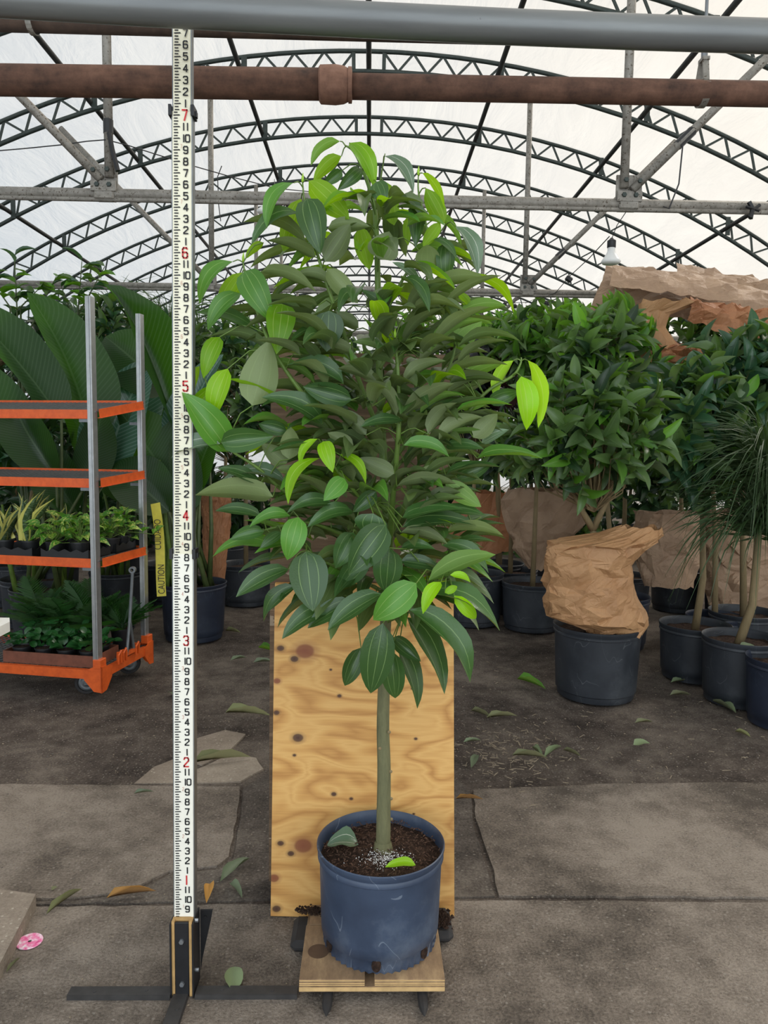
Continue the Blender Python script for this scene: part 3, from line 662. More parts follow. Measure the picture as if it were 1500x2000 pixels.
# ================================================================ pots
def make_pot(root, c, rt, rb_, H, mat, soil_drop=.045, rimh=.03, scallop=True, holes=True, n=48, soil=True, soilmat_=None):
    c = V(c); m = MB()
    prof = [(rb_*.2, .004), (rb_*.93, .004), (rb_*.985, .0), (rb_, .012), (rb_*1.005, .034), (rb_*1.045, .040)]
    for i in range(1, 7): k = i/7; prof.append((rb_*1.045+(rt*.955-rb_*1.045)*k, .04+(H-rimh-.055)*k))
    prof += [(rt*.955, H-rimh-.012), (rt*.985, H-rimh-.008), (rt*.985, H-rimh+.002), (rt*.97, H-rimh+.005), (rt*.985, H-rimh*.55), (rt*1.0, H-.008), (rt*1.0, H-.002), (rt*.985, H), (rt*.965, H-.004), (rt*.945, H-.02), (rt*.92, H-soil_drop-.02)]
    def fn(r, z, a):
        if scallop and 0 <= z < .035 and r > rb_*.9: return (r+.0065*(abs(math.sin(a*24))-.6)*min(1, (.036-z)/.02), z+.0)
        return (r, z)
    m.lathe(c, prof, 96 if scallop else n, 0, fn); p = m.build('pot', mat, root, smooth=True, sharp=50)
    if holes:
        for a in (-1.64, -.75, .2, 2.2, -2.6):
            hm = MB(); q = c+V((rb_*1.012*math.cos(a), rb_*1.012*math.sin(a), .026)); nr = V((math.cos(a), math.sin(a), 0)); tg = V((-nr.y, nr.x, 0)); 
            ring = [q+tg*(.012*math.cos(t))+V((0, 0, .017*math.sin(t))) for t in [2*PI*i/14+rnd_*.0 for i in range(14) for rnd_ in (0,)]]
            hm.prism(ring, nr*.004); hm.build('drain_hole', SOIL, p)
    if soil:
        sm_ = MB(); NR, NA = 9, 40; vs = []; hr = rt*.945
        for j in range(NR+1):
            for i in range(NA):
                a = 2*PI*i/NA; r = hr*max(.02, j/NR); x, y = r*math.cos(a), r*math.sin(a)
                vs.append(c+V((x, y, H-soil_drop+.010*noise.noise(V((x*18+c.x*7, y*18, 2)))+.006*noise.noise(V((x*50, y*50, c.x)))+.012*(1-j/NR))))
        sm_.add(vs, [(j*NA+i, j*NA+(i+1) % NA, (j+1)*NA+(i+1) % NA, (j+1)*NA+i) for j in range(NR) for i in range(NA)])
        sm_.build('soil', soilmat_ or SOIL, root, smooth=True)
    return p

# ================================================================ leaves
def leaf_mesh(name, mat, nv=8, cols=(-1, -.5, 0, .5, 1), arch=.08, fold=.2, wave=0, prof='lance', twist=0, bend=0, seed=0):
    m = MB(); uv = []; rnd = random.Random(seed)
    for i in range(nv+1):
        v = i/nv
        if prof == 'lance': h = max(.012, v**.55*(1-v)**.85/.391)
        elif prof == 'ovate': h = math.sin(PI*v**.7)**.75 if 0 < v < 1 else .012
        elif prof == 'round': h = math.sqrt(max(0, 1-(2*v-1)**2))*.98+.02
        elif prof == 'paddle': h = max(.02, math.sin(PI*v**.85)**.55 if 0 < v < 1 else .02)
        elif prof == 'blade': h = max(.02, (1-v**2.4))*(.72+.5*v-.2*v*v)
        elif prof == 'heart': h = max(.03, (math.sin(PI*v**.55)**.8 if 0 < v < 1 else .03))
        elif prof == 'strap': h = max(.05, min(1, v*8)*(1-v**3))
        hw = .5*h; ph = twist*(v-.5)
        for u in cols:
            x = u*hw; z = arch*4*v*(1-v)+fold*abs(u)*hw+wave*math.sin(v*9+seed+(2 if u > 0 else 0))*u*u*h - bend*max(0, v-.5)**2*4
            x, z2 = x*math.cos(ph)-0, x*math.sin(ph)*.4
            m.v.append(V((x, v, z+z2))); uv.append(((u+1)/2, v))
    nc = len(cols)
    for i in range(nv):
        for j in range(nc-1): m.f.append([i*nc+j, i*nc+j+1, (i+1)*nc+j+1, (i+1)*nc+j]); m.m.append(0)
    me = bpy.data.meshes.new(name); me.from_pydata([tuple(p) for p in m.v], [], m.f); me.materials.append(mat)
    L = me.uv_layers.new(name='UVMap'); idx = [0]*len(me.loops); me.loops.foreach_get('vertex_index', idx)
    flat = []
    for k in idx: flat += uv[k]
    L.data.foreach_set('uv', flat); me.polygons.foreach_set('use_smooth', [True]*len(me.polygons)); me.update()
    return me
def leaf_M(base, tip, W, nrm):
    d = V(tip)-V(base); L = d.length; y = d/L; n_ = V(nrm); n_ = n_-y*n_.dot(y)
    n_ = n_.normalized() if n_.length > 1e-5 else y.orthogonal().normalized()
    x = y.cross(n_); Mx = Matrix((x*W, y*L, n_*L)).transposed().to_4x4(); Mx.translation = V(base); return Mx
def stuff_leaves(name, items, parent):          # many leaves joined into one part: items = (mesh, matrix)
    vs = []; fs = []; uvs = []; mats = []; mi = []
    off = wloc(parent); cache = {}
    for me, Mx in items:
        if me.name not in cache:
            ul = me.uv_layers[0].data
            cache[me.name] = ([v.co.copy() for v in me.vertices], [list(p.vertices) for p in me.polygons], [tuple(u.uv) for u in ul])
        cv, cf, cu = cache[me.name]; b = len(vs); mt = me.materials[0]
        if mt not in mats: mats.append(mt)
        k = mats.index(mt)
        vs += [tuple((Mx @ p)-off) for p in cv]; fs += [[b+i for i in f] for f in cf]; uvs += cu; mi += [k]*len(cf)
    me = bpy.data.meshes.new(name); me.from_pydata(vs, [], fs)
    for mt in mats: me.materials.append(mt)
    me.polygons.foreach_set('material_index', mi); me.polygons.foreach_set('use_smooth', [True]*len(fs))
    L = me.uv_layers.new(name='UVMap'); flat = []
    for u in uvs: flat += u
    L.data.foreach_set('uv', flat); me.update()
    o = link(name, me, parent); o['kind'] = 'stuff'; return o
BIG = {}
for k in ('mature', 'olive', 'mid', 'young', 'shoot', 'pale'):
    BIG[k] = [leaf_mesh('leaf_'+k, LM[k], 9, (-1, -.5, 0, .5, 1), a_, f_, w_, 'lance', t_, b_, i) for i, (a_, f_, w_, t_, b_) in enumerate(((.06, .22, .012, .2, 0), (.10, .3, .02, -.3, .03), (.03, .18, .015, .4, .05), (.13, .25, .02, 0, .0)))]
FLAT = {k: leaf_mesh('leaf_'+k+'_droop', LM[k], 9, (-1, -.5, 0, .5, 1), .17, .2, .01, 'lance', .15, 0, 9) for k in ('young', 'mid', 'shoot', 'pale', 'mature', 'olive')}
# ================================================================ the potted tree in front
PC = V((.042, 1.895, ztop))
tree = empty('potted_tree', PC, 'tall leafy young tree with a bare trunk in a scuffed blue nursery pot', 'potted tree')
make_pot(tree, PC, .171, .151, .268, POTBLUE, .036, .026)
D0 = 1.93
def q(x, y, dd=0): return at(x, y, D0+dd)
BR = []
def branch(pts, r0, r1, mat=STEM, name='branch', n=8):
    P = [q(*p) for p in pts]; Q = []
    for i in range(len(P)-1):                           # Catmull-Rom
        a, b, c, d = P[max(i-1, 0)], P[i], P[i+1], P[min(i+2, len(P)-1)]
        for k in range(5):
            t = k/5; Q.append(.5*((2*b)+(c-a)*t+(2*a-5*b+4*c-d)*t*t+(3*b-a-3*c+d)*t**3))
    Q.append(P[-1]); N = len(Q)
    m = MB(); m.tube(Q, [r0+(r1-r0)*i/(N-1) for i in range(N)], n); o = m.build(name, mat, tree, smooth=True)
    BR.extend(Q); return Q
tq = branch([(748, 1662, -.03), (749, 1600, -.03), (750, 1500, -.02), (748, 1420, -.01), (750, 1330, 0), (752, 1240, 0), (757, 1150, .0), (760, 1060, .0)], .0205, .0135, BARK, 'trunk', 12)
for (px, py, s_) in ((764, 1600, 1), (738, 1580, -1), (763, 1507, 1), (739, 1570, -1), (742, 1462, -1), (764, 1560, 1), (760, 1430, 1)):
    p = q(px, py, -.035+.004*abs(s_)); m = MB(); m.lathe((0, 0, 0), [(.0001, .004), (.0035, .0035), (.005, 0)], 8)
    m.v = [p+V((v_.x, -v_.z*.6, v_.y)) for v_ in m.v]; m.build('trunk_knot', BARKB, tree, smooth=True)
m = MB(); tb_ = q(748, 1655, -.03); m.lathe((tb_.x, tb_.y, PC.z+.225), [(.035, 0), (.027, .016), (.0215, .04)], 14); m.build('root_flare', BARK, tree, smooth=True)
branch([(760, 1070, 0), (752, 960, .02), (745, 820, .03), (740, 700, .03), (738, 560, .02), (735, 450, .02), (728, 390, .02), (706, 325, .01), (690, 295, .0), (674, 284, .0)], .0125, .002)
branch([(760, 1080, 0), (768, 960, -.09), (778, 850, -.14), (779, 760, -.16), (775, 700, -.165), (771, 662, -.165)], .0085, .003)
branch([(757, 1040, 0), (700, 920, -.03), (645, 832, -.06), (592, 770, -.09), (538, 692, -.10), (508, 625, -.09), (482, 550, -.08), (475, 513, -.08)], .008, .002)
branch([(758, 1090, 0), (660, 1010, -.04), (560, 962, -.10), (505, 915, -.13), (450, 880, -.14), (420, 862, -.14)], .007, .002)
branch([(748, 860, .02), (700, 740, -.03), (668, 640, -.07), (640, 560, -.09), (615, 480, -.09), (598, 420, -.09), (591, 358, -.09)], .007, .0018)
branch([(760, 1050, 0), (820, 930, -.04), (880, 850, -.08), (945, 770, -.10), (1000, 735, -.1), (1016, 712, -.1), (1018, 698, -.1)], .007, .0018)
branch([(742, 800, .02), (790, 680, -.03), (818, 600, -.06), (836, 530, -.07), (832, 440, -.05), (818, 380, -.04), (817, 345, -.04)], .006, .0016)
branch([(740, 640, .03), (790, 540, .02), (840, 480, .0), (868, 442, -.01)], .005, .0015)
branch([(752, 930, .02), (830, 800, -.02), (880, 710, -.04), (891, 640, -.05), (893, 575, -.05)], .006, .0016)
branch([(756, 1160, 0), (700, 1130, -.08), (640, 1100, -.14), (600, 1075, -.16)], .006, .0025)
branch([(757, 1180, 0), (800, 1150, -.10), (840, 1136, -.17), (872, 1132, -.19)], .006, .002)
branch([(758, 1100, 0), (680, 1050, -.06), (600, 1020, -.12), (540, 1030, -.15), (500, 1040, -.16)], .006, .002)
branch([(762, 1020, -.02), (712, 980, -.14), (668, 930, -.20), (640, 893, -.22), (628, 872, -.22)], .006, .002)
branch([(756, 1120, 0), (830, 1060, -.07), (900, 1030, -.12), (940, 1010, -.13)], .006, .002)
branch([(755, 1200, 0), (700, 1190, -.1), (660, 1180, -.15)], .005, .002)
branch([(754, 1215, 0), (790, 1200, -.10), (810, 1190, -.14)], .005, .002)
branch([(735, 400, .02), (745, 340, .02), (752, 300, .02)], .003, .0012)
branch([(757, 1000, .0), (650, 900, .10), (560, 840, .18)], .006, .002); branch([(752, 940, .0), (840, 840, .12), (930, 780, .18)], .006, .002)
branch([(745, 800, .02), (650, 700, .14), (600, 620, .16)], .005, .002); branch([(742, 720, .02), (800, 620, .12), (850, 570, .16)], .005, .002)

# leaves that the photograph shows singly: base, tip, visible width, kind, depth, 'u' = underside towards the camera
H = [
 (664,276,606,322,20,'mid',0,'u'),(683,279,731,368,34,'young',-.02,''),(667,305,612,358,26,'young',.01,'u'),(705,330,659,372,26,'mature',-.02,''),(668,333,632,362,22,'mature',.02,''),
 (603,353,682,428,50,'young',-.11,'u'),(574,357,521,447,27,'mid',-.12,''),(600,388,626,495,56,'mature',-.14,''),(588,388,553,492,44,'young',-.06,'u'),(585,417,491,478,26,'mature',-.10,''),
 (635,511,684,437,44,'olive',-.13,'u'),(640,447,722,442,30,'olive',-.10,'u'),(515,474,479,506,16,'young',-.08,'u'),(617,503,520,466,22,'olive',-.10,'u'),(600,482,475,434,22,'olive',-.08,'u'),
 (455,511,390,594,28,'mid',-.09,''),(473,532,430,600,38,'young',-.06,'u'),(478,529,531,628,54,'mid',-.12,''),(470,573,406,645,32,'mid',-.10,''),(552,594,540,692,54,'young',-.13,''),
 (510,532,617,570,26,'olive',-.10,'u'),(651,559,571,538,24,'olive',-.11,'u'),(638,525,699,592,38,'olive',-.14,'u'),(499,645,385,605,24,'mature',-.08,''),(643,607,638,686,58,'mature',-.15,''),
 (751,305,807,378,24,'pale',-.02,''),(735,355,751,398,36,'mature',-.06,''),(748,352,770,440,38,'young',.01,'u'),(831,367,868,437,34,'young',-.06,'u'),(825,338,871,420,15,'young',-.03,'u'),
 (815,405,812,482,34,'mature',-.07,''),(860,434,825,482,24,'young',-.07,'u'),(806,420,797,480,20,'young',-.03,'u'),(890,442,932,538,30,'pale',-.05,''),(870,474,870,551,36,'mature',-.08,''),
 (836,527,834,478,46,'olive',-.08,'u'),(742,506,760,452,60,'olive',-.09,'u'),(838,567,948,543,28,'olive',-.09,'u'),(897,615,988,597,28,'mid',-.07,'u'),(820,554,768,510,16,'pale',-.07,''),
 (702,442,722,528,36,'young',-.02,'u'),(769,645,703,565,24,'mature',-.10,''),(790,645,876,590,26,'olive',-.09,'u'),(879,572,872,594,10,'shoot',-.06,'u'),(895,570,915,592,18,'young',-.06,'u'),
 (888,672,941,625,42,'mid',-.08,'u'),(888,672,930,650,28,'pale',-.05,''),(905,738,982,706,28,'mid',-.09,'u'),(873,739,918,693,26,'olive',-.11,'u'),(873,768,975,741,24,'olive',-.12,'u'),
 (788,752,871,705,26,'olive',-.17,'u'),(780,685,850,677,16,'olive',-.17,''),(765,690,690,665,18,'olive',-.17,''),(772,712,690,708,18,'olive',-.18,''),(774,813,707,742,24,'olive',-.18,'u'),
 (790,810,885,745,32,'olive',-.18,'u'),(800,785,757,773,24,'olive',-.15,''),(787,822,705,830,22,'mature',-.20,''),(788,870,878,890,26,'mid',-.20,''),(770,925,700,895,34,'olive',-.19,'u'),
 (775,950,890,940,24,'olive',-.20,'u'),(870,942,940,990,36,'mid',-.15,'u'),(932,895,1060,896,16,'mid',-.14,''),(892,933,961,905,32,'mature',-.12,''),(870,872,945,875,22,'mature',-.13,''),
 (925,855,972,808,36,'olive',-.13,'u'),(941,865,993,838,20,'pale',-.10,''),(1003,704,968,782,24,'shoot',-.10,'u'),(1018,735,1028,840,40,'shoot',-.13,''),(1031,704,1057,835,28,'shoot',-.11,'u'),
 (953,785,1013,765,30,'mature',-.12,''),(897,790,955,785,28,'mid',-.10,'u'),(836,848,892,785,28,'olive',-.15,'u'),(857,858,942,813,30,'olive',-.15,'u'),
 (429,658,397,739,34,'young',-.12,''),(445,720,415,820,40,'shoot',-.14,''),(420,757,370,802,30,'young',-.13,''),(390,715,380,772,16,'young',-.11,'u'),(493,792,525,666,72,'olive',-.16,'u'),
 (447,882,356,766,58,'mid',-.13,''),(432,864,534,852,46,'mature',-.17,''),(430,867,333,893,26,'pale',-.16,''),(630,829,511,776,38,'mature',-.14,''),(687,781,592,755,42,'mature',-.17,''),
 (671,749,560,711,30,'mature',-.15,''),(620,857,587,912,16,'shoot',-.24,''),(632,862,650,923,32,'shoot',-.25,''),(625,895,563,985,24,'shoot',-.25,''),(664,888,714,946,18,'shoot',-.25,''),
 (673,935,632,978,36,'mid',-.25,''),(508,945,427,912,24,'mature',-.15,''),(560,945,434,937,22,'pale',-.12,''),(533,970,383,962,42,'olive',-.17,'u'),(565,897,568,834,38,'olive',-.15,'u'),
 (560,842,505,828,28,'mature',-.13,''),(560,905,510,866,36,'olive',-.14,'u'),(510,1010,420,998,24,'mature',-.17,''),(567,1008,487,1030,22,'mid',-.19,''),(516,1038,449,1054,26,'mature',-.18,''),
 (535,1070,415,1088,26,'mid',-.18,''),(550,1040,508,1070,20,'mature',-.19,''),(583,1010,561,1094,48,'mid',-.23,''),(598,1077,611,1194,72,'mature',-.24,''),(564,1112,461,1166,36,'mature',-.19,''),
 (580,1145,513,1213,28,'mature',-.19,''),(647,1187,551,1248,38,'mature',-.20,''),(687,1174,601,1227,36,'mature',-.22,''),(745,1160,640,1231,40,'mature',-.25,''),(729,1003,719,1044,62,'mature',-.25,''),
 (753,1025,681,1122,64,'mature',-.27,''),(761,1070,753,1158,56,'mature',-.24,''),(748,1217,724,1354,64,'mature',-.24,''),(705,1265,673,1340,36,'mature',-.17,''),(764,1270,772,1365,44,'mature',-.20,''),
 (813,1139,729,1211,58,'mid',-.30,''),(799,1191,922,1330,48,'mature',-.26,''),(795,1206,868,1356,40,'mature',-.22,''),(778,1267,815,1384,32,'mature',-.18,''),(767,1245,822,1292,30,'mature',-.18,''),
 (826,1158,976,1232,34,'mature',-.23,''),(837,1134,965,1079,38,'mid',-.25,'u'),(861,1137,826,1199,26,'shoot',-.26,''),(887,1163,930,1208,26,'shoot',-.26,''),(879,1123,919,1138,14,'shoot',-.25,''),
 (869,1158,893,1145,15,'shoot',-.27,''),(786,1030,932,1026,32,'mature',-.20,''),(783,1040,874,1062,24,'olive',-.21,'u'),(874,1038,983,1046,20,'olive',-.17,'u'),(781,1075,850,1073,20,'mature',-.19,''),
 (783,1095,863,1110,28,'mature',-.19,''),(863,1065,954,1119,28,'mature',-.16,''),(786,1011,903,990,26,'mature',-.19,''),(735,960,690,1000,30,'mature',-.2,''),(690,1000,600,1030,30,'mature',-.17,''),
 (720,1080,660,1150,44,'mature',-.18,''),(690,1040,655,1110,44,'mature',-.17,''),(830,985,900,960,26,'olive',-.15,'u'),(700,640,640,610,26,'olive',-.12,'u'),(715,600,760,560,24,'olive',-.1,'u'),
 (690,690,610,672,24,'olive',-.14,'u'),(735,745,660,720,26,'olive',-.16,'u'),(820,700,880,668,24,'olive',-.1,'u'),(860,1000,950,1005,22,'mature',-.14,''),(690,870,640,845,26,'olive',-.17,'u'),
 (715,850,660,800,28,'olive',-.17,'u'),(810,940,862,905,26,'olive',-.18,'u'),(600,930,540,915,24,'olive',-.16,'u'),(650,985,560,1000,26,'mature',-.18,''),
]
pet = MB(); leafcount = 0
def petiole(base, ldir=None, r=.0016):
    best = min(BR, key=lambda p: (p-base).length + (.25*max(0, p.z-base.z)))
    if (best-base).length > .002:
        mid = best.lerp(base, .55)+V((0, 0, .22*(best-base).length)); pts = [best, best.lerp(mid, .6)+V((0, 0, .05*(best-base).length)), mid, base]
        pet.tube(pts, [r*1.1, r, r, r*.8], 5, 0, False)
rl = random.Random(3)
CEN = q(745, 850, .02)
def hero(x0, y0, x1, y1, wpx, kind, dd, fl):
    global leafcount
    b = q(x0, y0, dd); L2 = math.hypot(x1-x0, y1-y0); zc = (b-CP).dot(fw); s_ = zc/F
    t = at(x1, y1, D0+dd-rl.uniform(-.02, .045))
    W = max(wpx, .40*L2); c = min(1, wpx/W)
    tilt = math.acos(c); toc = (CP-b).normalized(); ax = (t-b).normalized(); side = ax.cross(toc).normalized()
    if side.z < 0: side = -side
    if abs(side.z) < .35: tilt *= rl.choice((-1, 1)) if fl == '' else 1
    n_ = toc*math.cos(tilt)+side*math.sin(tilt) if fl == '' else -toc*math.cos(tilt)+side*math.sin(tilt)
    drop = (kind in ('shoot',) or (kind in ('young', 'mid') and y1 > y0+50)) and fl == ''
    me = FLAT[kind] if drop else BIG[kind][rl.randrange(4)]
    link('leaf', me, tree, leaf_M(b, t, W*s_*1.04, n_)); leafcount += 1; petiole(b)
for h in H: hero(*h)
# the rest of the crown: outward-reaching leaves around the same branches
prof_ = [(330, 50), (400, 105), (470, 165), (550, 215), (650, 235), (750, 235), (850, 225), (950, 215), (1050, 215), (1130, 180), (1180, 110)]
def halfw(y):
    for (y0, a0), (y1, a1) in zip(prof_, prof_[1:]):
        if y0 <= y <= y1: return a0+(a1-a0)*(y-y0)/(y1-y0)
    return 30
inner = []
def fill(n, front, objs):
    global leafcount
    for _ in range(n):
        y = rl.uniform(400, 1165); y = y if y > 620 or rl.random() < .55 else rl.uniform(620, 1165); hw = halfw(y); th = rl.uniform(0, 2*PI)
        rr = rl.uniform(.25, .9); cx_ = 742-(20 if 600 < y < 1100 else 0)*.3
        R_ = hw*.00128
        dx = math.cos(th)*rr; dy = math.sin(th)*rr
        if front and dy > .25: dy = -dy
        if not front: dy = abs(dy)*.9+.02
        b = at(cx_, y, D0)+V((dx*R_, dy*R_*.85, 0))
        o_ = V((dx*1.3, dy, 0)).normalized(); L = rl.uniform(.115, .165)*(1 if y > 480 else .8)
        el = rl.uniform(-.15, .5) if 620 < y < 1080 else rl.uniform(-.7, .15)
        o_ = Matrix.Rotation(rl.uniform(-.6, .6), 3, 'Z') @ o_
        d = V((o_.x*math.cos(el), o_.y*math.cos(el), math.sin(el))); t = b+d*L
        n_ = V((-o_.x*math.sin(el), -o_.y*math.sin(el), math.cos(el)))+V((rl.uniform(-.3, .3), rl.uniform(-.35, .15), 0))
        kind = rl.choices(('olive', 'mature', 'mid', 'young'), (5, 4, 1.2, .5) if y > 560 else (4, 2, 2, 3))[0]
        me = BIG[kind][rl.randrange(4)]; Mx = leaf_M(b, t, L*rl.uniform(.28, .36), n_)
        if objs and leafcount < 298: link('leaf', me, tree, Mx); leafcount += 1; petiole(b)
        else: inner.append((me, Mx))
fill(298-leafcount, True, True)
fill(130, True, False); fill(190, False, False)
stuff_leaves('inner_leaves', inner, tree)
tag(pet.build('petioles', STEM, tree, smooth=True), kind='stuff')
# buds
for (x, y, dd) in ((771, 660, -.165), (705, 322, .01), (817, 342, -.04), (475, 511, -.08), (591, 356, -.09)):
    p = q(x, y, dd); m = MB(); m.tube([p, p+V((0, 0, .01)), p+V((.001, 0, .022))], [.003, .0035, .0006], 6); m.build('bud', simple('bud', srgb(150, 190, 50), .5) if 'bud' not in bpy.data.materials else bpy.data.materials['bud'], tree, smooth=True)
# on the soil: a wilted leaf, a fresh green leaf on the rim, white fertiliser
zs = PC.z+.24
a_, b_ = gz(700, 1650, zs+.006), gz(638, 1652, zs+.004)
DEADB = leaf_mesh('wilted_leaf', LM['dead'], 8, (-1, -.5, 0, .5, 1), .10, .5, .05, 'ovate', .5, 0, 3)
PALEB = leaf_mesh('wilted_leaf_pale', LM['pale'], 8, (-1, -.5, 0, .5, 1), .12, .45, .06, 'ovate', .6, 0, 3)
o = link('wilted_leaf', PALEB, None, leaf_M(a_, b_, .075, (0, -.2, 1))); tag(o, 'dull grey-green wilted leaf lying on the soil of the blue pot', 'leaf')
FRESH = leaf_mesh('fresh_leaf', LM['shoot'], 8, (-1, -.5, 0, .5, 1), .05, .3, .02, 'lance', .1, 0, 4)
zr = PC.z+.272; a_, b_ = gz(812, 1690, zr), gz(752, 1694, zr-.004)
o = link('fresh_leaf', FRESH, None, leaf_M(a_, b_, .032, (0, -.25, 1))); tag(o, 'bright green leaf resting on the front rim of the blue pot', 'leaf')
m = MB(); r_ = random.Random(5)
for i in range(420):
    a = r_.gauss(0, 1); b = r_.gauss(0, 1); p = gz(752+a*22, 1676+b*9, zs+.012); s_ = r_.uniform(.0006, .0020)
    m.add([p+V((s_, 0, 0)), p+V((-s_*.5, s_*.8, 0)), p+V((-s_*.5, -s_*.8, 0)), p+V((0, 0, s_*1.5))], [(0, 1, 3), (1, 2, 3), (2, 0, 3)])
o = m.build('fertiliser', simple('white_grains', srgb(214, 212, 210), .8), None, origin=gz(752, 1676, zs)); tag(o, 'scattered white fertiliser grains at the foot of the trunk', 'fertiliser', kind='stuff')
m = MB()
for i in range(700):
    r = .155*math.sqrt(r_.random()); a = r_.uniform(0, 2*PI); p = V((PC.x+r*math.cos(a), PC.y+r*math.sin(a), zs+.004+.010*(1-r/.16))); L_ = r_.uniform(.003, .010); d = V((r_.uniform(-1, 1), r_.uniform(-1, 1), r_.uniform(-.2, .5))).normalized()
    m.bar(p, p+d*L_, r_.uniform(.001, .0028), .0012, (.3, .2, 1))
o = m.build('bark_chips', [simple('bark_chip', srgb(84, 60, 46), .9, 0, .4)], tree); o['kind'] = 'stuff'
# ================================================================ generic plants
def small_set(prof, key, n=4, nv=6, cols=(-1, 0, 1), arch=.10, fold=.35, wave=.02, tw=.3, bend=0):
    r = random.Random(hash(prof+key) % 99 if 0 else len(prof)*7+len(key))
    return [leaf_mesh('leaf_'+key+'_'+prof, LM[key], nv, cols, arch*r.uniform(.4, 1.6), fold*r.uniform(.6, 1.2), wave, prof, r.uniform(-tw, tw), bend, i) for i in range(n)]
BGL = {k: small_set('lance', k) for k in ('bg', 'bgdark', 'bglit', 'bgblue')}
OVL = {k: small_set('ovate', k, 3) for k in ('bg', 'bgdark', 'bglit', 'rubber', 'bgblue')}
def rosettes(rnd, tips, L, ratio=.36, nl=(6, 9), kinds=None, el=(.1, 1.0), meshes=None):
    out = []
    for (p, axis) in tips:
        axis = axis.normalized(); a = axis.orthogonal().normalized(); b = axis.cross(a); n = rnd.randint(*nl); ph = rnd.uniform(0, 6)
        for i in range(n):
            th = ph+2.4*i; e_ = el[0]+(el[1]-el[0])*(1-i/max(1, n-1))*rnd.uniform(.8, 1.2)
            r_ = math.cos(th)*a+math.sin(th)*b; d = (r_*math.cos(e_)+axis*math.sin(e_)).normalized()
            base = p-axis*(.018*i)*(L/.13); Lf = L*rnd.uniform(.75, 1.15)*(1 if i < n-2 else .9); d.z -= rnd.uniform(0, .18); d.normalize()
            nn = axis*math.cos(e_)-r_*math.sin(e_)
            me = rnd.choice(meshes[rnd.choices(list(kinds.keys()), list(kinds.values()))[0]])
            out.append((me, leaf_M(base, base+d*Lf, Lf*ratio*rnd.uniform(.85, 1.15), nn), p))
    return out
def crown_tips(rnd, c, rad, n, up=.35, front=.75, back=True):
    tips = []
    while len(tips) < n:
        v = V((rnd.gauss(0, 1), rnd.gauss(0, 1), rnd.gauss(0, 1))).normalized()
        if v.z < -.75: continue
        if v.y > .3 and rnd.random() < front: v.y = -v.y
        k = rnd.uniform(.62, 1.0); p = V(c)+V((v.x*rad[0]*k, v.y*rad[1]*k, v.z*rad[2]*k))
        tips.append((p, (v+V((0, 0, up))).normalized()))
    return tips
def plant_leaves(root, items, nobj):
    # the leaves nearest to the camera side are single parts, the rest is one joined part
    items = sorted(items, key=lambda it: (it[1].translation-CP).length - .25*(it[1].translation.z))
    for me, Mx, _ in items[:nobj]: link('leaf', me, root, Mx)
    rest = [(me, Mx) for me, Mx, _ in items[nobj:]]
    if rest: stuff_leaves('inner_leaves', rest, root)
def twigs(root, base, tips, r=.006, mat=None):
    m = MB()
    for p, ax in tips:
        mid = V(base).lerp(p, .55)+V((0, 0, .0)); m.tube([V(base)+V((0, 0, .10)), mid, p-ax*.10, p], [r, r*.7, r*.5, r*.35], 5, 0, False)
    o = m.build('twigs', mat or STEMD, root, smooth=True); o['kind'] = 'stuff'
def trunk(root, pts, r0, r1, mat=BARKB):
    m = MB(); n = len(pts); m.tube(pts, [r0+(r1-r0)*i/(n-1) for i in range(n)], 10); return m.build('trunk', mat, root, smooth=True)
def potcalc(px0, px1, ybot, H, d=None):
    g = gz((px0+px1)/2, ybot, 0); zc = (g-CP).dot(fw); r = (px1-px0)/2*zc/F
    return V((g.x, g.y+r*.85, 0)), r

# ================================================================ plant trolley
N0 = gz(197, 1350, .055); B0 = gz(292, 1294, .055)
ex = (B0-N0); SL = ex.length; ex.normalize(); ey = V((-ex.y, ex.x, 0))
def cp(a, b, z): return V((N0.x, N0.y, 0))+ex*a+ey*b+V((0, 0, z))
RC = Matrix((ey, ex, V((0, 0, 1)))).transposed()      # local x = long side
cart = empty('plant_trolley', cp(SL/2, .6, 0), 'orange steel plant trolley with mesh shelves and aluminium posts', 'trolley')
LL = 1.30
def zpx(x, y, d): return at(x, y, d).z
ZPT = zpx(175, 578, N0.y)
zs3 = [zpx(165, 800, N0.y), zpx(165, 935, N0.y), zpx(165, 1092, N0.y)]
for (a, b) in ((0, 0), (SL, 0), (0, LL), (SL, LL)):
    m = MB(); c_ = cp(a+(.012 if a == 0 else -.012), b+(.012 if b == 0 else -.012), 0)
    m.box(c_+V((0, 0, (.21+ZPT)/2)), (.012, .046, ZPT-.21), RC, 0, .002)
    for s_ in (-1, 1): m.box(c_+ex*(s_*.021)+ey*.012+V((0, 0, (.21+ZPT)/2)), (.022, .004, ZPT-.21), RC)
    m.build('post', ALU, cart)
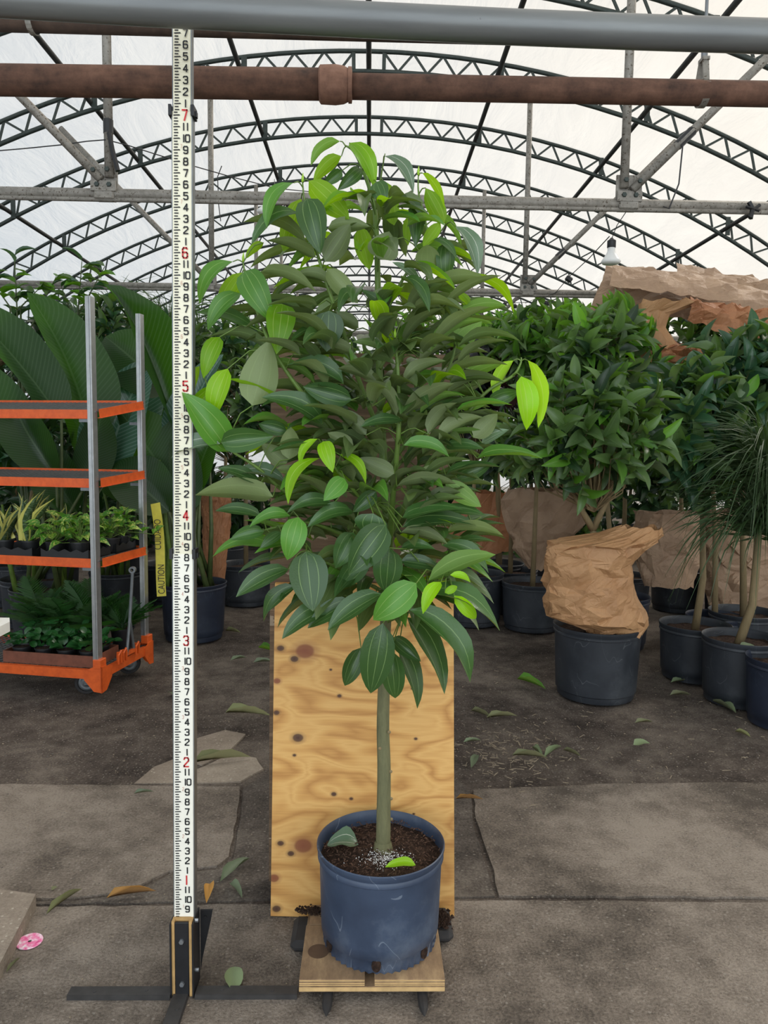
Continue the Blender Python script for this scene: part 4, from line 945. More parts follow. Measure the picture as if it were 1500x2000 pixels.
for i, zz in enumerate(zs3):
    sh = None; a0, a1, b0, b1 = .035, SL-.035, -.035, LL+.03; lip = .046; TL = (.08, .03, 0)[i]
    cq = lambda a, b, z: cp(a, b, z+TL*a/SL)
    m = MB(); fr = [(cq(a0-.03, b0+.06, zz), cq(a0-.03, b1-.06, zz)), (cq(a1+.03, b0+.06, zz), cq(a1+.03, b1-.06, zz)), (cq(a0, b0+.03, zz), cq(a1, b0+.03, zz)), (cq(a0, b1-.03, zz), cq(a1, b1-.03, zz))]
    for p_, q_ in fr: m.bar(p_+V((0, 0, -lip/2)), q_+V((0, 0, -lip/2)), .003, lip, (0, 0, 1)); m.bar(p_+V((0, 0, -lip)), q_+V((0, 0, -lip)), .02, .003, (0, 0, 1))
    sh = m.build('shelf', ORANGE, cart)
    m = MB()
    for k in range(0, 48):
        b = b0+.04+k*(b1-b0-.08)/47; m.bar(cq(a0-.025, b, zz-.012), cq(a1+.025, b, zz-.012), .0035, .0035, (0, 0, 1))
    for k in range(0, 18):
        a = a0-.02+k*(a1-a0+.04)/17; m.bar(cq(a, b0+.035, zz-.014), cq(a, b1-.035, zz-.014), .003, .003, (0, 0, 1))
    me_ = m.build('wire_mesh', GREYST, sh); me_['kind'] = 'stuff'
    for (a, b) in ((.012, .012), (SL-.012, .012)): m = MB(); m.bar(cp(a, b-.0, zz-lip-.01), cp(a, b+.08, zz-lip-.01), .02, .016, (0, 0, 1)); m.build('shelf_bracket', GREYST, cart)
ZD = .165
m = MB()
for p_, q_ in ((cp(.0, .05, ZD), cp(.0, LL-.05, ZD)), (cp(SL, .05, ZD), cp(SL, LL-.05, ZD)), (cp(.05, .0, ZD), cp(SL-.05, .0, ZD)), (cp(.05, LL, ZD), cp(SL-.05, LL, ZD))):
    m.bar(p_+V((0, 0, -.02)), q_+V((0, 0, -.02)), .025, .05, (0, 0, 1))
m.build('base_frame', ORANGE, cart)
m = MB()
for k in range(40):
    b = .03+k*(LL-.06)/39; m.bar(cp(.01, b, ZD), cp(SL-.01, b, ZD), .004, .004, (0, 0, 1))
for k in range(16):
    a = .02+k*(SL-.04)/15; m.bar(cp(a, .01, ZD-.002), cp(a, LL-.01, ZD-.002), .004, .004, (0, 0, 1))
tag(m.build('deck_mesh', GREYST, cart), kind='stuff')
for (a, b, sa, sb_) in ((0, 0, 1, 1), (SL, 0, -1, 1), (0, LL, 1, -1), (SL, LL, -1, -1)):
    m = MB(); c_ = cp(a, b, 0)
    m.box(c_+ex*sa*.01+ey*sb_*.01+V((0, 0, .205)), (.045, .06, .05), RC, 0, .003)
    for (u, v_) in ((ex*sa, ey*sb_), (ey*sb_, ex*sa)):
        o_ = c_-v_*.018
        m.prism([o_-u*.018+V((0, 0, .19)), o_+u*.03+V((0, 0, .19)), o_+u*.085+V((0, 0, .165)), o_+u*.085+V((0, 0, .115)), o_+u*.03+V((0, 0, .055)), o_-u*.018+V((0, 0, .05))], v_*.006)
    m.build('corner_bracket', ORANGE, cart)
for (a, b) in ((.10, .14), (SL-.06, .10), (.10, LL-.14), (SL-.10, LL-.14)):
    c_ = cp(a, b, .0); cw = empty('caster', c_)
    cw.parent = cart; cw.location = c_-wloc(cart); 
    ax = (ex*.9+ey*.4).normalized()
    pp = wloc(cw)
    m = MB(); m.lathe((0, 0, 0), [(.048, -.02), (.062, -.02), (.066, -.013), (.066, .013), (.062, .02), (.048, .02)], 24); ux = V((0, 0, 1)); uy = ax.cross(ux)
    m.v = [pp+V((0, 0, .066))+ux*p.x+uy*p.y+ax*p.z for p in m.v]; m.build('tyre', RUBBER, cw, smooth=True, sharp=40)
    m = MB(); m.lathe((0, 0, 0), [(.0001, -.02), (.012, -.02), (.014, -.015), (.034, -.012), (.046, -.017), (.046, .017), (.034, .012), (.012, .02), (.0001, .02)], 20); m.v = [pp+V((0, 0, .066))+ux*p.x+uy*p.y+ax*p.z for p in m.v]; m.build('hub', GREYST, cw, smooth=True)
    m = MB(); 
    for s_ in (-1, 1): m.bar(pp+V((0, 0, .055))+ax*s_*.023, pp+V((0, 0, .135))+ax*s_*.023, .03, .004, ax)
    m.box(pp+V((0, 0, .135)), (.06, .06, .006), RC); m.build('fork', GREYST, cw)
# tow hook standing on the end rail
m = MB(); hb = at(253, 1240, N0.y+.28); tp = at(258, 1098, N0.y+.30)
h0 = cp(SL*.44, -.02, ZD+.02); h1 = cp(SL*.60, -.02, ZD+.02); md = (h0+h1)/2+V((0, 0, .20)); tp = md+V((.02, 0, .27))
m.tube([h0, md, tp], .009, 8); m.tube([h1, md], .008, 8)
m.lathe((0, 0, 0), [(.009, -.012), (.019, -.012), (.019, .012), (.009, .012), (.009, -.012)], 14); k0 = len(m.v)-70
for i in range(k0, len(m.v)): p = m.v[i]; m.v[i] = tp+V((0, 0, .012))+V((p.x, p.z, p.y))
m.build('tow_handle', GREYST, cart, smooth=True, sharp=40)
m = MB()
for a in (SL*.30, SL*.40, SL*.66): m.box(cp(a, -.02, ZD+.03), (.03, .012, .06), RC); m.tube([cp(a-.03, -.03, ZD+.0), cp(a-.03, -.03, ZD+.05), cp(a, -.03, ZD+.07)], .006, 6)
m.bar(cp(SL*.42, -.02, ZD+.03), cp(SL*.62, -.02, ZD+.03), .016, .02, (0, 0, 1)); m.build('tow_bracket', ORANGE, cart)

# --- plants on the trolley ------------------------------------------------
def tray(root_name, a, b, z, la, lb, label, h=.055, mat=BLACKP, cat='tray', cells=(3, 4)):
    c_ = cp(a, b, z); m = MB()
    m.box(c_+V((0, 0, .004)), (lb, la, .006), RC)
    for s_ in (-1, 1):
        n = cells[1]*2; top = []
        for i in range(n+1): top.append((i/n-.5, h*(1 if i % 2 == 0 else .72)))
        P = [c_+ex*(s_*la/2)+ey*(t_*lb)+V((0, 0, z_)) for t_, z_ in top]+[c_+ex*(s_*la/2)+ey*(.5*lb), c_+ex*(s_*la/2)-ey*(.5*lb)]
        m.prism(P, -ex*s_*.004)
        n = cells[0]*2; top = [(i/n-.5, h*(1 if i % 2 == 0 else .72)) for i in range(n+1)]
        P = [c_+ey*(s_*lb/2)+ex*(t_*la)+V((0, 0, z_)) for t_, z_ in top]+[c_+ey*(s_*lb/2)+ex*(.5*la), c_+ey*(s_*lb/2)-ex*(.5*la)]
        m.prism(P, -ey*s_*.004)
    o = m.build(root_name, mat, None, origin=c_); return tag(o, label, cat)
SNM = [leaf_mesh('snake_blade', LM['snake'], 7, (-1, -.72, 0, .72, 1), .04*i, .5, .03, 'blade', .9*(i-1.5), 0, i) for i in range(4)]
POM = small_set('heart', 'pothos', 4, 5, (-1, 0, 1), .10, .4, .02, .3)
PEM = small_set('round', 'pepero', 3, 6, (-1, -.5, 0, .5, 1), .08, .25, .0, .2)
def small_pot(root, c_, r, h, mat=BLACKP):
    m = MB(); m.lathe(c_, [(r*.3, .002), (r*.74, 0), (r*.95, h-.008), (r*1.03, h-.008), (r*1.03, h), (r*.95, h), (r*.92, h-.008), (.001, h-.012)], 16); m.build('pot', [mat], root, smooth=True, sharp=40)
    m = MB(); m.lathe(c_, [(.001, h-.006), (r*.92, h-.007)], 16); m.build('soil', SOIL, root)
ZS = zs3[2]-.010
tray('plant_tray', .13, .56, ZS, .24, .34, 'black plastic tray under the snake plants on the middle trolley shelf')
tray('plant_tray', .12, .20, ZS, .22, .28, 'black plastic tray under the front pothos plants beside the trolley post')
tray('plant_tray', .38, .18, ZS, .22, .26, 'black plastic tray of pothos at the far end corner of the trolley shelf')
rs = random.Random(11)
sn_desc = ['at the front left edge of the trolley shelf', 'beside the pothos at the shelf front', 'behind its neighbours under the mesh shelf', 'in the back row, furthest left', 'in the back row, nearest the pothos']
for i, (a, b, hh) in enumerate(((.10, .62, .24), (.11, .47, .27), (.22, .55, .27), (.30, .64, .25), (.30, .42, .24))):
    c_ = cp(a, b, ZS+.008); rt = empty('snake_plant', c_, 'yellow-edged snake plant '+sn_desc[i], 'snake plant', 'snake plants on the trolley'); small_pot(rt, c_, .05, .075)
    for k in range(7):
        th = rs.uniform(0, 6.28); ln = rs.uniform(.12, .5); d = V((math.cos(th)*ln, math.sin(th)*ln, 1)).normalized(); L = hh*rs.uniform(.6, 1.1); bp = c_+V((math.cos(th)*.018, math.sin(th)*.018, .06))
        link('leaf', SNM[k % 4], rt, leaf_M(bp, bp+d*L, rs.uniform(.036, .05), (-math.cos(th+.6), -math.sin(th+.6)-.4, .2)))
po_desc = ['in front, left of the post', 'in front, touching the post', 'between the two trolley posts', 'at the shelf corner with trailing stems', 'behind the front pothos', 'behind the post on the shelf']
for i, (a, b, hh) in enumerate(((.08, .30, .13), (.09, .16, .15), (.30, .10, .17), (.42, .10, .15), (.22, .30, .16), (.26, .18, .18))):
    c_ = cp(a, b, ZS+.008); rt = empty('pothos_plant', c_, 'yellow-green variegated pothos '+po_desc[i], 'pothos', 'pothos plants on the trolley'); small_pot(rt, c_, .052, .08)
    st_ = MB()
    for k in range(26):
        th = rs.uniform(0, 6.28); rr = rs.uniform(.01, .10); zz = rs.uniform(.09, .09+hh)*(1-.3*rr/.1); bp = c_+V((math.cos(th)*rr, math.sin(th)*rr, zz)); L = rs.uniform(.05, .085); el = rs.uniform(-.5, .6)
        d = V((math.cos(th)*math.cos(el), math.sin(th)*math.cos(el), math.sin(el))); link('leaf', POM[k % 4], rt, leaf_M(bp, bp+d*L, L*.68, V((0, -.45, 1))+d*-.3)); st_.tube([c_+V((0, 0, .075)), c_.lerp(bp, .6)+V((0, 0, .03)), bp], .0018, 4, 0, False)
    if i == 3:
        P = [c_+V((0, 0, .1)), cp(.44, -.02, ZS+.10), cp(.47, -.07, ZS+.09), cp(.46, -.10, ZS+.11)]; st_.tube(P, .0025, 5, 0, False)
        for p in P[1:]:
            link('leaf', POM[1], rt, leaf_M(p, p+V((.05, -.02, .035)), .035, (0, -.8, .6)))
    st_.build('stems', STEM, rt, smooth=True)['kind'] = 'stuff'
# peperomia in a brown tray on the deck
c_ = cp(.14, .28, ZD+.004); m = MB(); 
for (p_, q_) in ((cp(.03, .05, 0), cp(.03, .60, 0)), (cp(.27, .05, 0), cp(.27, .60, 0)), (cp(.03, .05, 0), cp(.27, .05, 0)), (cp(.03, .60, 0), cp(.27, .60, 0))):
    m.bar(p_+V((0, 0, ZD+.036)), q_+V((0, 0, ZD+.036)), .004, .064, (0, 0, 1))
m.box(cp(.15, .325, ZD+.008), (.55, .24, .006), RC); o = m.build('cardboard_tray', CARDB, None, origin=c_); tag(o, 'long brown cardboard tray of small plants on the trolley deck', 'tray')
pe_desc = ['next to the trolley post', 'second from the trolley post', 'third from the trolley post', 'fourth from the trolley post', 'back row by the post', 'back row, second from post', 'back row, third from post', 'back row, furthest left']
for i in range(8):
    a, b = (.09 if i < 4 else .21), .12+.135*(i % 4)
    c_ = cp(a, b, ZD+.014); rt = empty('peperomia_plant', c_, 'small round-leaved dark green plant in brown tray, '+pe_desc[i], 'small plant', 'round-leaved plants in the brown tray'); small_pot(rt, c_, .05, .07)
    for k in range(24):
        th = rs.uniform(0, 6.28); rr = rs.uniform(.01, .075); bp = c_+V((math.cos(th)*rr, math.sin(th)*rr, rs.uniform(.075, .17)-rr*.3)); L = rs.uniform(.04, .065); el = rs.uniform(-.2, .9); d = V((math.cos(th)*math.cos(el), math.sin(th)*math.cos(el), math.sin(el)))
        link('leaf', PEM[k % 3], rt, leaf_M(bp, bp+d*L, L*.85, V((0, -.4, 1))-d*.2))
# ferny palms at the back of the deck
def frond_mesh(name, mat, n=14, L=1., wl=.42, seed=0):
    r = random.Random(seed); m = MB(); uv = []
    m.tube([(0, t/6, .25*(t/6)-.32*(t/6)**2) for t in range(7)], .008, 4, 0, False); uv = [(.5, .5)]*len(m.v)
    for i in range(n):
        t = .22+.78*i/(n-1); p = V((0, t, .25*t-.32*t*t)); ll = wl*math.sin(PI*min(.97, t*.8+.12))
        for s_ in (-1, 1):
            d = V((s_*.8, .62, -.15+r.uniform(-.1, .1))).normalized()*ll; w_ = V((0, .012, .006)); m.add([p-w_, p+d*.5-w_*1.3, p+d, p+d*.5+w_*1.3, p+w_], [(0, 1, 2, 3, 4)]); uv += [(.5, .5)]*5
    me = bpy.data.meshes.new(name); me.from_pydata([tuple(v) for v in m.v], [], m.f); me.materials.append(mat); L_ = me.uv_layers.new(name='UVMap'); me.update(); return me
FRD = [frond_mesh('frond', LM['fern'], 19, 1, .36, i) for i in range(3)]
fe_desc = ['behind the tow handle', 'left of the tow handle', 'in the middle of the deck', 'at the far left of the deck']
for i, (a, b) in enumerate(((.44, .12), (.40, .30), (.42, .47), (.40, .62))):
    c_ = cp(a, b, ZD+.006); rt = empty('small_palm', c_, 'feathery dark green palm on the trolley deck, '+fe_desc[i], 'palm', 'small palms on the trolley deck'); small_pot(rt, c_, .07, .12)
    for k in range(22):
        th = rs.uniform(0, 6.28); el = rs.uniform(.25, 1.2); L = rs.uniform(.16, .27) if i == 0 else rs.uniform(.20, .36); d = V((math.cos(th)*math.cos(el), math.sin(th)*math.cos(el), math.sin(el))); link('frond', FRD[k % 3], rt, leaf_M(c_+V((0, 0, .1)), c_+V((0, 0, .1))+d*L, L, V((-math.cos(th)*math.sin(el), -math.sin(th)*math.sin(el), math.cos(el)))))

# caution tape hanging from the far trolley post
ta, tb_ = at(303, 985, B0.y+.08), at(318, 1165, B0.y+.06)
TW = .055; tp_ = empty('caution_tape', tb_, 'yellow tape reading CUIDADO and CAUTION hanging beside the trolley post', 'tape')
m = MB(); NT_ = 10; vs = []
for i in range(NT_+1):
    t = i/NT_; c_ = ta.lerp(tb_, t)+V((.006*math.sin(t*5), .01*math.sin(t*4), 0)); vs += [c_+V((-TW/2, 0, 0)), c_+V((TW/2, .006, .004 if i else .012))]
m.add(vs, [(2*i, 2*i+1, 2*i+3, 2*i+2) for i in range(NT_)]); m.build('tape_strip', YELLOWT, tp_)
def text_mesh(txt, size, mat, name):
    cu = bpy.data.curves.new(name, 'FONT'); cu.body = txt; cu.size = size; cu.align_x = 'CENTER'; cu.align_y = 'CENTER'; ob = bpy.data.objects.new(name, cu); me = bpy.data.meshes.new_from_object(ob); me.materials.clear(); me.materials.append(mat); bpy.data.objects.remove(ob); return me
for txt, y_ in (('CUIDADO', 1043), ('CAUTION', 1130)):
    me = text_mesh(txt, .050, INK, 'tape_text'); k = (y_-985)/180; c_ = ta.lerp(tb_, k)
    dirv = (ta-tb_).normalized(); Mx = Matrix((dirv*.80, V((-1.15, 0, 0)), V((0, -1, 0)))).transposed().to_4x4(); Mx.translation = c_+V((.006, -.016, 0)); link('lettering', me, tp_, Mx)
o = MB(); p = cp(.0, .012, 0); 
# ================================================================ white table edge and mesh at the far left
p = gz(8, 1500, 0); tx = at(14, 1225, 2.6)
tt = empty('white_table', (tx.x-.25, 2.6, 0), 'corner of a white plastic table at the left edge of the picture', 'table')
m = MB(); P = [V((tx.x-.5, 2.35, tx.z)), V((tx.x-.03, 2.35, tx.z)), V((tx.x-.005, 2.38, tx.z)), V((tx.x, 2.42, tx.z)), V((tx.x, 2.62, tx.z)), V((tx.x-.03, 2.68, tx.z)), V((tx.x-.5, 2.7, tx.z))]; m.prism([p+V((0, 0, -.02)) for p in P], (0, 0, .035)); m.build('table_top', TABLEW, tt)
for (x_, y_) in ((tx.x-.12, 2.45), (tx.x-.45, 2.45), (tx.x-.12, 2.62), (tx.x-.45, 2.62)):
    m = MB(); m.tube([(x_-.05, y_, 0), (x_, y_, tx.z-.02)], [.016, .02], 8); m.build('leg', TABLEW, tt)

# ================================================================ bird of paradise plants, left
PAD = [leaf_mesh('paddle_leaf', LM['banana'], 14, (-1, -.66, -.33, 0, .33, .66, 1), a_, f_, w_, 'paddle', t_, b_, i) for i, (a_, f_, w_, t_, b_) in enumerate(((.06, .28, .02, .2, .04), (.10, .4, .03, -.3, .10), (.04, .2, .02, .5, .02)))]
SHINY = leafmat('leaf_paddle_shiny', srgb(70, 104, 88), srgb(60, 96, 66), srgb(60, 120, 40), .18, .15, srgb(150, 175, 160)[:3], 'lateral', .15)
PADS = leaf_mesh('paddle_leaf_shiny', SHINY, 14, (-1, -.66, -.33, 0, .33, .66, 1), .1, .3, .02, 'paddle', .2, .06, 5)
# (base px, tip px, width px, distance, face, mesh)
def strelitzia(label, pc, pr_, ph, pmat, leaves, stalkpx, group='bird of paradise plants'):
    rt = empty('bird_of_paradise', pc, label, 'plant', group); make_pot(rt, pc, pr_, pr_*.85, ph, pmat, .05, .03, False, False, 32)
    for (x0, y0, x1, y1, wpx, d, nh, me) in leaves:
        b = at(x0, y0, d); t = at(x1, y1, d+rs.uniform(-.05, .1)); W = wpx*d/F
        link('leaf', me, rt, leaf_M(b, t, W, V(nh)))
        bb = pc+V((rs.uniform(-.6, .6)*pr_, rs.uniform(-.5, .5)*pr_, ph-.05)); m = MB(); mid = bb.lerp(b, .5)+V((rs.uniform(-.03, .03), 0, -.0)); m.tube([bb, mid, b], [.018, .013, .009], 8); m.build('leaf_stalk', STEMD, rt, smooth=True)
    for k in range(stalkpx):
        bb = pc+V((rs.uniform(-.7, .7)*pr_, rs.uniform(-.6, .4)*pr_, ph-.05)); m = MB(); tpp = bb+V((rs.uniform(-.16, .16), rs.uniform(-.1, .1), rs.uniform(.55, .95))); m.tube([bb, bb.lerp(tpp, .5)+V((rs.uniform(-.02, .02), 0, 0)), tpp], [.02, .015, .008], 8); m.build('leaf_stalk', STEM if k % 3 else STEMD, rt, smooth=True)
pcA, prA = potcalc(300, 432, 1258, .38)
strelitzia('bird of paradise with a sheaf of green stalks in the dark pot behind the rod', pcA, prA, .40, POTNAVY, [
 (345, 850, 210, 540, 78, pcA.y+.0, (.5, -.8, .3), PAD[1]), (330, 770, 205, 655, 120, pcA.y+.1, (-.2, -.8, .6), PAD[0]), (330, 940, 232, 800, 130, pcA.y-.15, (-.1, .9, .4), PAD[2]), (350, 900, 430, 690, 70, pcA.y+.1, (-.2, -1, .2), PADS),
 (330, 1000, 215, 905, 110, pcA.y-.2, (.1, -.9, .5), PAD[1]), (370, 980, 440, 800, 80, pcA.y+.05, (-.3, -.9, .1), PAD[0]), (375, 1000, 345, 830, 60, pcA.y-.1, (.3, -.9, .1), PAD[2])], 12)
pcB = V((at(90, 1180, 5.2).x, 5.2, 0))
strelitzia('bird of paradise with broad backlit leaves rising behind the trolley', pcB, .24, .36, POTBLK, [
 (180, 860, 62, 572, 140, 5.0, (.25, .9, .3), PAD[0]), (120, 820, -90, 575, 115, 4.9, (.3, .9, .3), PAD[2]), (180, 900, 128, 745, 100, 5.1, (0, 1, .1), PAD[1]), (110, 930, 20, 780, 90, 4.9, (-.1, -1, .4), PAD[1]),
 (200, 950, 290, 700, 110, 5.3, (.1, -1, .3), PADS), (160, 960, 200, 800, 80, 5.0, (0, .9, .2), PAD[2]), (70, 950, -60, 700, 120, 5.2, (.2, -.9, .5), PAD[0]), (150, 1000, 60, 850, 90, 5.1, (0, -1, .6), PAD[1])], 6)
pcC = V((at(230, 1180, 6.0).x, 6.0, 0))
strelitzia('bird of paradise standing deep in shade between the trolley posts', pcC, .22, .34, POTBLK, [
 (260, 900, 330, 640, 110, 6.0, (0, -1, .4), PADS), (240, 900, 170, 690, 110, 6.1, (0, -1, .3), PAD[0]), (250, 960, 300, 780, 110, 5.9, (.1, .9, .3), PAD[1]), (230, 980, 260, 830, 90, 5.8, (0, -1, .4), PAD[2]), (270, 990, 350, 870, 90, 5.9, (0, -1, .6), PAD[0])], 5)

# ================================================================ background trees
def bg_tree(name, label, cat, pc, pr_, ph, pmat, tpts, tr, crowns, ntips, L, kinds, nobj, seed, group=None, meshes=BGL, ratio=.36, up=.35, nl=(6, 9), el=(.1, 1.0), soil=True):
    rnd = random.Random(seed); rt = empty(name, pc, label, cat, group)
    if pr_: make_pot(rt, pc, pr_, pr_*.86, ph, pmat, .05, .035, False, False, 36, soil)
    if tpts: trunk(rt, tpts, tr, tr*.6)
    items = []; per = [max(1, int(ntips*c_[2])) for c_ in crowns]
    for (cc, rad, _), n in zip(crowns, per):
        tips = crown_tips(rnd, cc, rad, n, up); items += rosettes(rnd, tips, L, ratio, nl, kinds, el, meshes)
        if tpts: twigs(rt, tpts[-1], tips, .006, BARKB if seed % 2 else STEMD)
    plant_leaves(rt, items, nobj); return rt
def crown_px(x, y, d, rx, ry, rd=None):
    c_ = at(x, y, d); s_ = (c_-CP).dot(fw)/F; return (c_, (rx*s_, rd if rd else rx*s_*.9, ry*s_))
# ---- right side, front row
pc1, pr1 = potcalc(1094, 1271, 1376, .3); pc1.y -= .02
t0 = V((pc1.x+.0, pc1.y, .30)); fk = at(1158, 1034, pc1.y); T1 = [t0, at(1168, 1120, pc1.y), fk]
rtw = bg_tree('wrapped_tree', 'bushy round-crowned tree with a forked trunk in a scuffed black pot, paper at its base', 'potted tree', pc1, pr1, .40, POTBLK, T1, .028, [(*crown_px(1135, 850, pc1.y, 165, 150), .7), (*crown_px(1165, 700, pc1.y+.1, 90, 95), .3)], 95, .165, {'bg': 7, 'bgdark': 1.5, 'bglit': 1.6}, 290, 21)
for e_ in ((1122, 965), (1196, 950)):
    m = MB(); p_ = at(e_[0], e_[1], pc1.y-.05); m.tube([fk, fk.lerp(p_, .5)+V((0, 0, -.01)), p_, p_+V((0, .05, .2))], [.02, .017, .014, .008], 8); m.build('fork', BARKB, rtw, smooth=True)
pc2, pr2 = potcalc(1309, 1448, 1338, .3)
bg_tree('potted_tree', 'straight-trunked tree with glossy drooping leaves, behind the rightmost front pots', 'potted tree', pc2, pr2, .33, POTBLK, [V((pc2.x, pc2.y, .28)), at(1373, 1130, pc2.y), at(1372, 1000, pc2.y)], .024, [(*crown_px(1330, 850, pc2.y, 120, 150), 1)], 56, .175, {'bg': 4, 'bgblue': 5, 'bglit': .8}, 240, 22)
pc3, pr3 = potcalc(1398, 1550, 1388, .3)
g3 = empty('grass_tree', pc3, 'tree with a crown of thin arching grassy blades at the right edge', 'potted tree'); make_pot(g3, pc3, pr3, pr3*.87, .36, POTBLK, .05, .035, False, False, 36)
trunk(g3, [V((pc3.x-.02, pc3.y, .3)), at(1470, 1180, pc3.y), at(1482, 1040, pc3.y)], .026, .018)
GRB = [leaf_mesh('grass_blade', LM['grass'], 6, (-1, 1), .0, 0, 0, 'strap', .3, b_, i) for i, b_ in enumerate((.25, .5, .8, 1.1))]
def grass_head(root, c_, n, L, seed, fan=(-.1, 1.3)):
    r = random.Random(seed); it = []
    for i in range(n):
        th = r.uniform(0, 6.28); el = r.uniform(*fan); d = V((math.cos(th)*math.cos(el), math.sin(th)*math.cos(el), math.sin(el))); l_ = L*r.uniform(.6, 1.1)
        b = c_+d*.02+V((0, 0, r.uniform(-.06, .08))); it.append((GRB[r.randrange(4)], leaf_M(b, b+d*l_, .008*r.uniform(.7, 1.4), V((-math.cos(th)*math.sin(el), -math.sin(th)*math.sin(el), math.cos(el))))))
    o = stuff_leaves('grass_blades', it, root)
grass_head(g3, at(1482, 1030, pc3.y), 420, .42, 4); grass_head(g3, at(1495, 920, pc3.y), 420, .42, 5); grass_head(g3, at(1560, 970, pc3.y), 300, .42, 6)
pc4 = V((at(1450, 1250, 4.75).x, 4.75, 0))
bg_tree('potted_tree', 'tall glossy-leaved tree filling the right edge above the grass tree', 'potted tree', pc4, .22, .33, POTBLK, [V((pc4.x, 4.75, .28)), at(1450, 950, 4.75)], .024, [(*crown_px(1440, 760, 4.6, 125, 125), 1)], 66, .18, {'bg': 4, 'bgblue': 5, 'bglit': .8}, 240, 23, None, BGL, .40)
# second row
pc5, pr5 = V((at(1397, 1200, 4.75).x, 4.75, 0)), .185
bg_tree('potted_tree', 'slim tree in a navy pot standing between two black pots', 'potted tree', pc5, pr5, .30, POTNAVY, [V((pc5.x, 4.75, .25)), at(1397, 1050, 4.75), at(1390, 900, 4.8)], .02, [(*crown_px(1270, 780, 5.0, 130, 80), 1)], 55, .16, {'bg': 5, 'bglit': 2, 'bgdark': 1}, 200, 24)
pc6 = V((at(1200, 1200, 5.1).x, 5.1, 0))
bg_tree('potted_tree', 'tree with light green upright leaf tufts above the wrapped tree', 'potted tree', pc6, .24, .36, POTNAVY, [V((pc6.x, 5.1, .3)), at(1180, 900, 5.1)], .022, [(*crown_px(1165, 670, 5.0, 90, 60), 1)], 56, .18, {'bg': 4, 'bglit': 4}, 240, 25, None, BGL, .34)
pc7 = V((at(1040, 1150, 5.6).x, 5.6, 0))
bg_tree('potted_tree', 'tree with narrow drooping leaves left of the light green tufts', 'potted tree', pc7, .24, .36, POTBLK, [V((pc7.x, 5.6, .3)), at(1050, 900, 5.6)], .022, [(*crown_px(1050, 690, 5.4, 110, 70), .6), (*crown_px(1060, 850, 5.4, 110, 110), .4)], 75, .18, {'bg': 4, 'bglit': 3, 'bgdark': 1}, 250, 26, None, BGL, .3)
pc8, pr8 = V((at(925, 1180, 5.75).x, 5.75, 0)), .235
bg_tree('rubber_plant', 'dark-leaved rubber plant with green tape on its stem', 'potted tree', pc8, pr8, .40, POTBLK, [V((pc8.x, 5.75, .35)), at(925, 1040, 5.75), at(926, 940, 5.75)], .024, [(*crown_px(925, 760, 5.6, 60, 100), 1)], 20, .24, {'rubber': 1}, 200, 27, None, OVL, .5, .6)
m = MB(); p_ = at(925, 1003, 5.745); m.tube([p_+V((0, 0, -.02)), p_+V((0, 0, .02))], .03, 10); o = m.build('tape_band', GREENT, bpy.data.objects['rubber_plant'])
pc9 = V((at(975, 1100, 6.5).x, 6.5, 0))
bg_tree('potted_tree', 'bright small-leaved shrub in the far row under the hanging bulbs', 'potted tree', pc9, .22, .36, POTBLK, [V((pc9.x, 6.5, .3)), at(973, 960, 6.5), at(965, 800, 6.6)], .03, [(*crown_px(960, 660, 6.6, 80, 42), 1)], 80, .10, {'bglit': 4, 'bg': 2}, 260, 28, None, OVL, .5)
pcs = [
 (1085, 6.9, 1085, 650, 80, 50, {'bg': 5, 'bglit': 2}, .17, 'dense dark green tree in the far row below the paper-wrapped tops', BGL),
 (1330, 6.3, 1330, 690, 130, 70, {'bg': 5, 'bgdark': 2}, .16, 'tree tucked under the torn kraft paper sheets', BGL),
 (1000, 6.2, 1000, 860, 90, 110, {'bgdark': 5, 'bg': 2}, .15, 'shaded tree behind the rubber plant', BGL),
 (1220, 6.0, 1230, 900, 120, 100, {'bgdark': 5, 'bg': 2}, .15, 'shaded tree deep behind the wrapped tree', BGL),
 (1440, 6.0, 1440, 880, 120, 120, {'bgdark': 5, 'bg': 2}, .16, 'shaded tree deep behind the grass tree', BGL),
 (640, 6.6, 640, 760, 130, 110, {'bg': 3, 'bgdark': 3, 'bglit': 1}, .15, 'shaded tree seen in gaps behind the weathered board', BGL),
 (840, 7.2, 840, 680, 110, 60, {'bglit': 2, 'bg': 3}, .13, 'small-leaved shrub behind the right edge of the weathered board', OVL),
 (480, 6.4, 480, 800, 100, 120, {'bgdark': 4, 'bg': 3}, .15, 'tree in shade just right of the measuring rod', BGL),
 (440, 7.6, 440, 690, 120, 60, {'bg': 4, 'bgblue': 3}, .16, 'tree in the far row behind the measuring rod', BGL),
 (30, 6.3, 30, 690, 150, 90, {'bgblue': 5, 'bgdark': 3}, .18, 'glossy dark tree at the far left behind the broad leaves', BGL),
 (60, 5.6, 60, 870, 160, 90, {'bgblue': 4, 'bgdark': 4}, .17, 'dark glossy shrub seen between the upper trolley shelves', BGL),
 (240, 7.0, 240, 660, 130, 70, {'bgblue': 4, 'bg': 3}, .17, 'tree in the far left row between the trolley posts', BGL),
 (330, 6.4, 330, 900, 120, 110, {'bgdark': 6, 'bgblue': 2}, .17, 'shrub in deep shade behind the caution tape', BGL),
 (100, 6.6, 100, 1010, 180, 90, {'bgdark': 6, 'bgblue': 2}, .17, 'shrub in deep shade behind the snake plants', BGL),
 (560, 8.5, 560, 700, 160, 55, {'bg': 4, 'bglit': 2}, .15, 'hedge-like tree in the farthest row behind the crown', BGL),
]
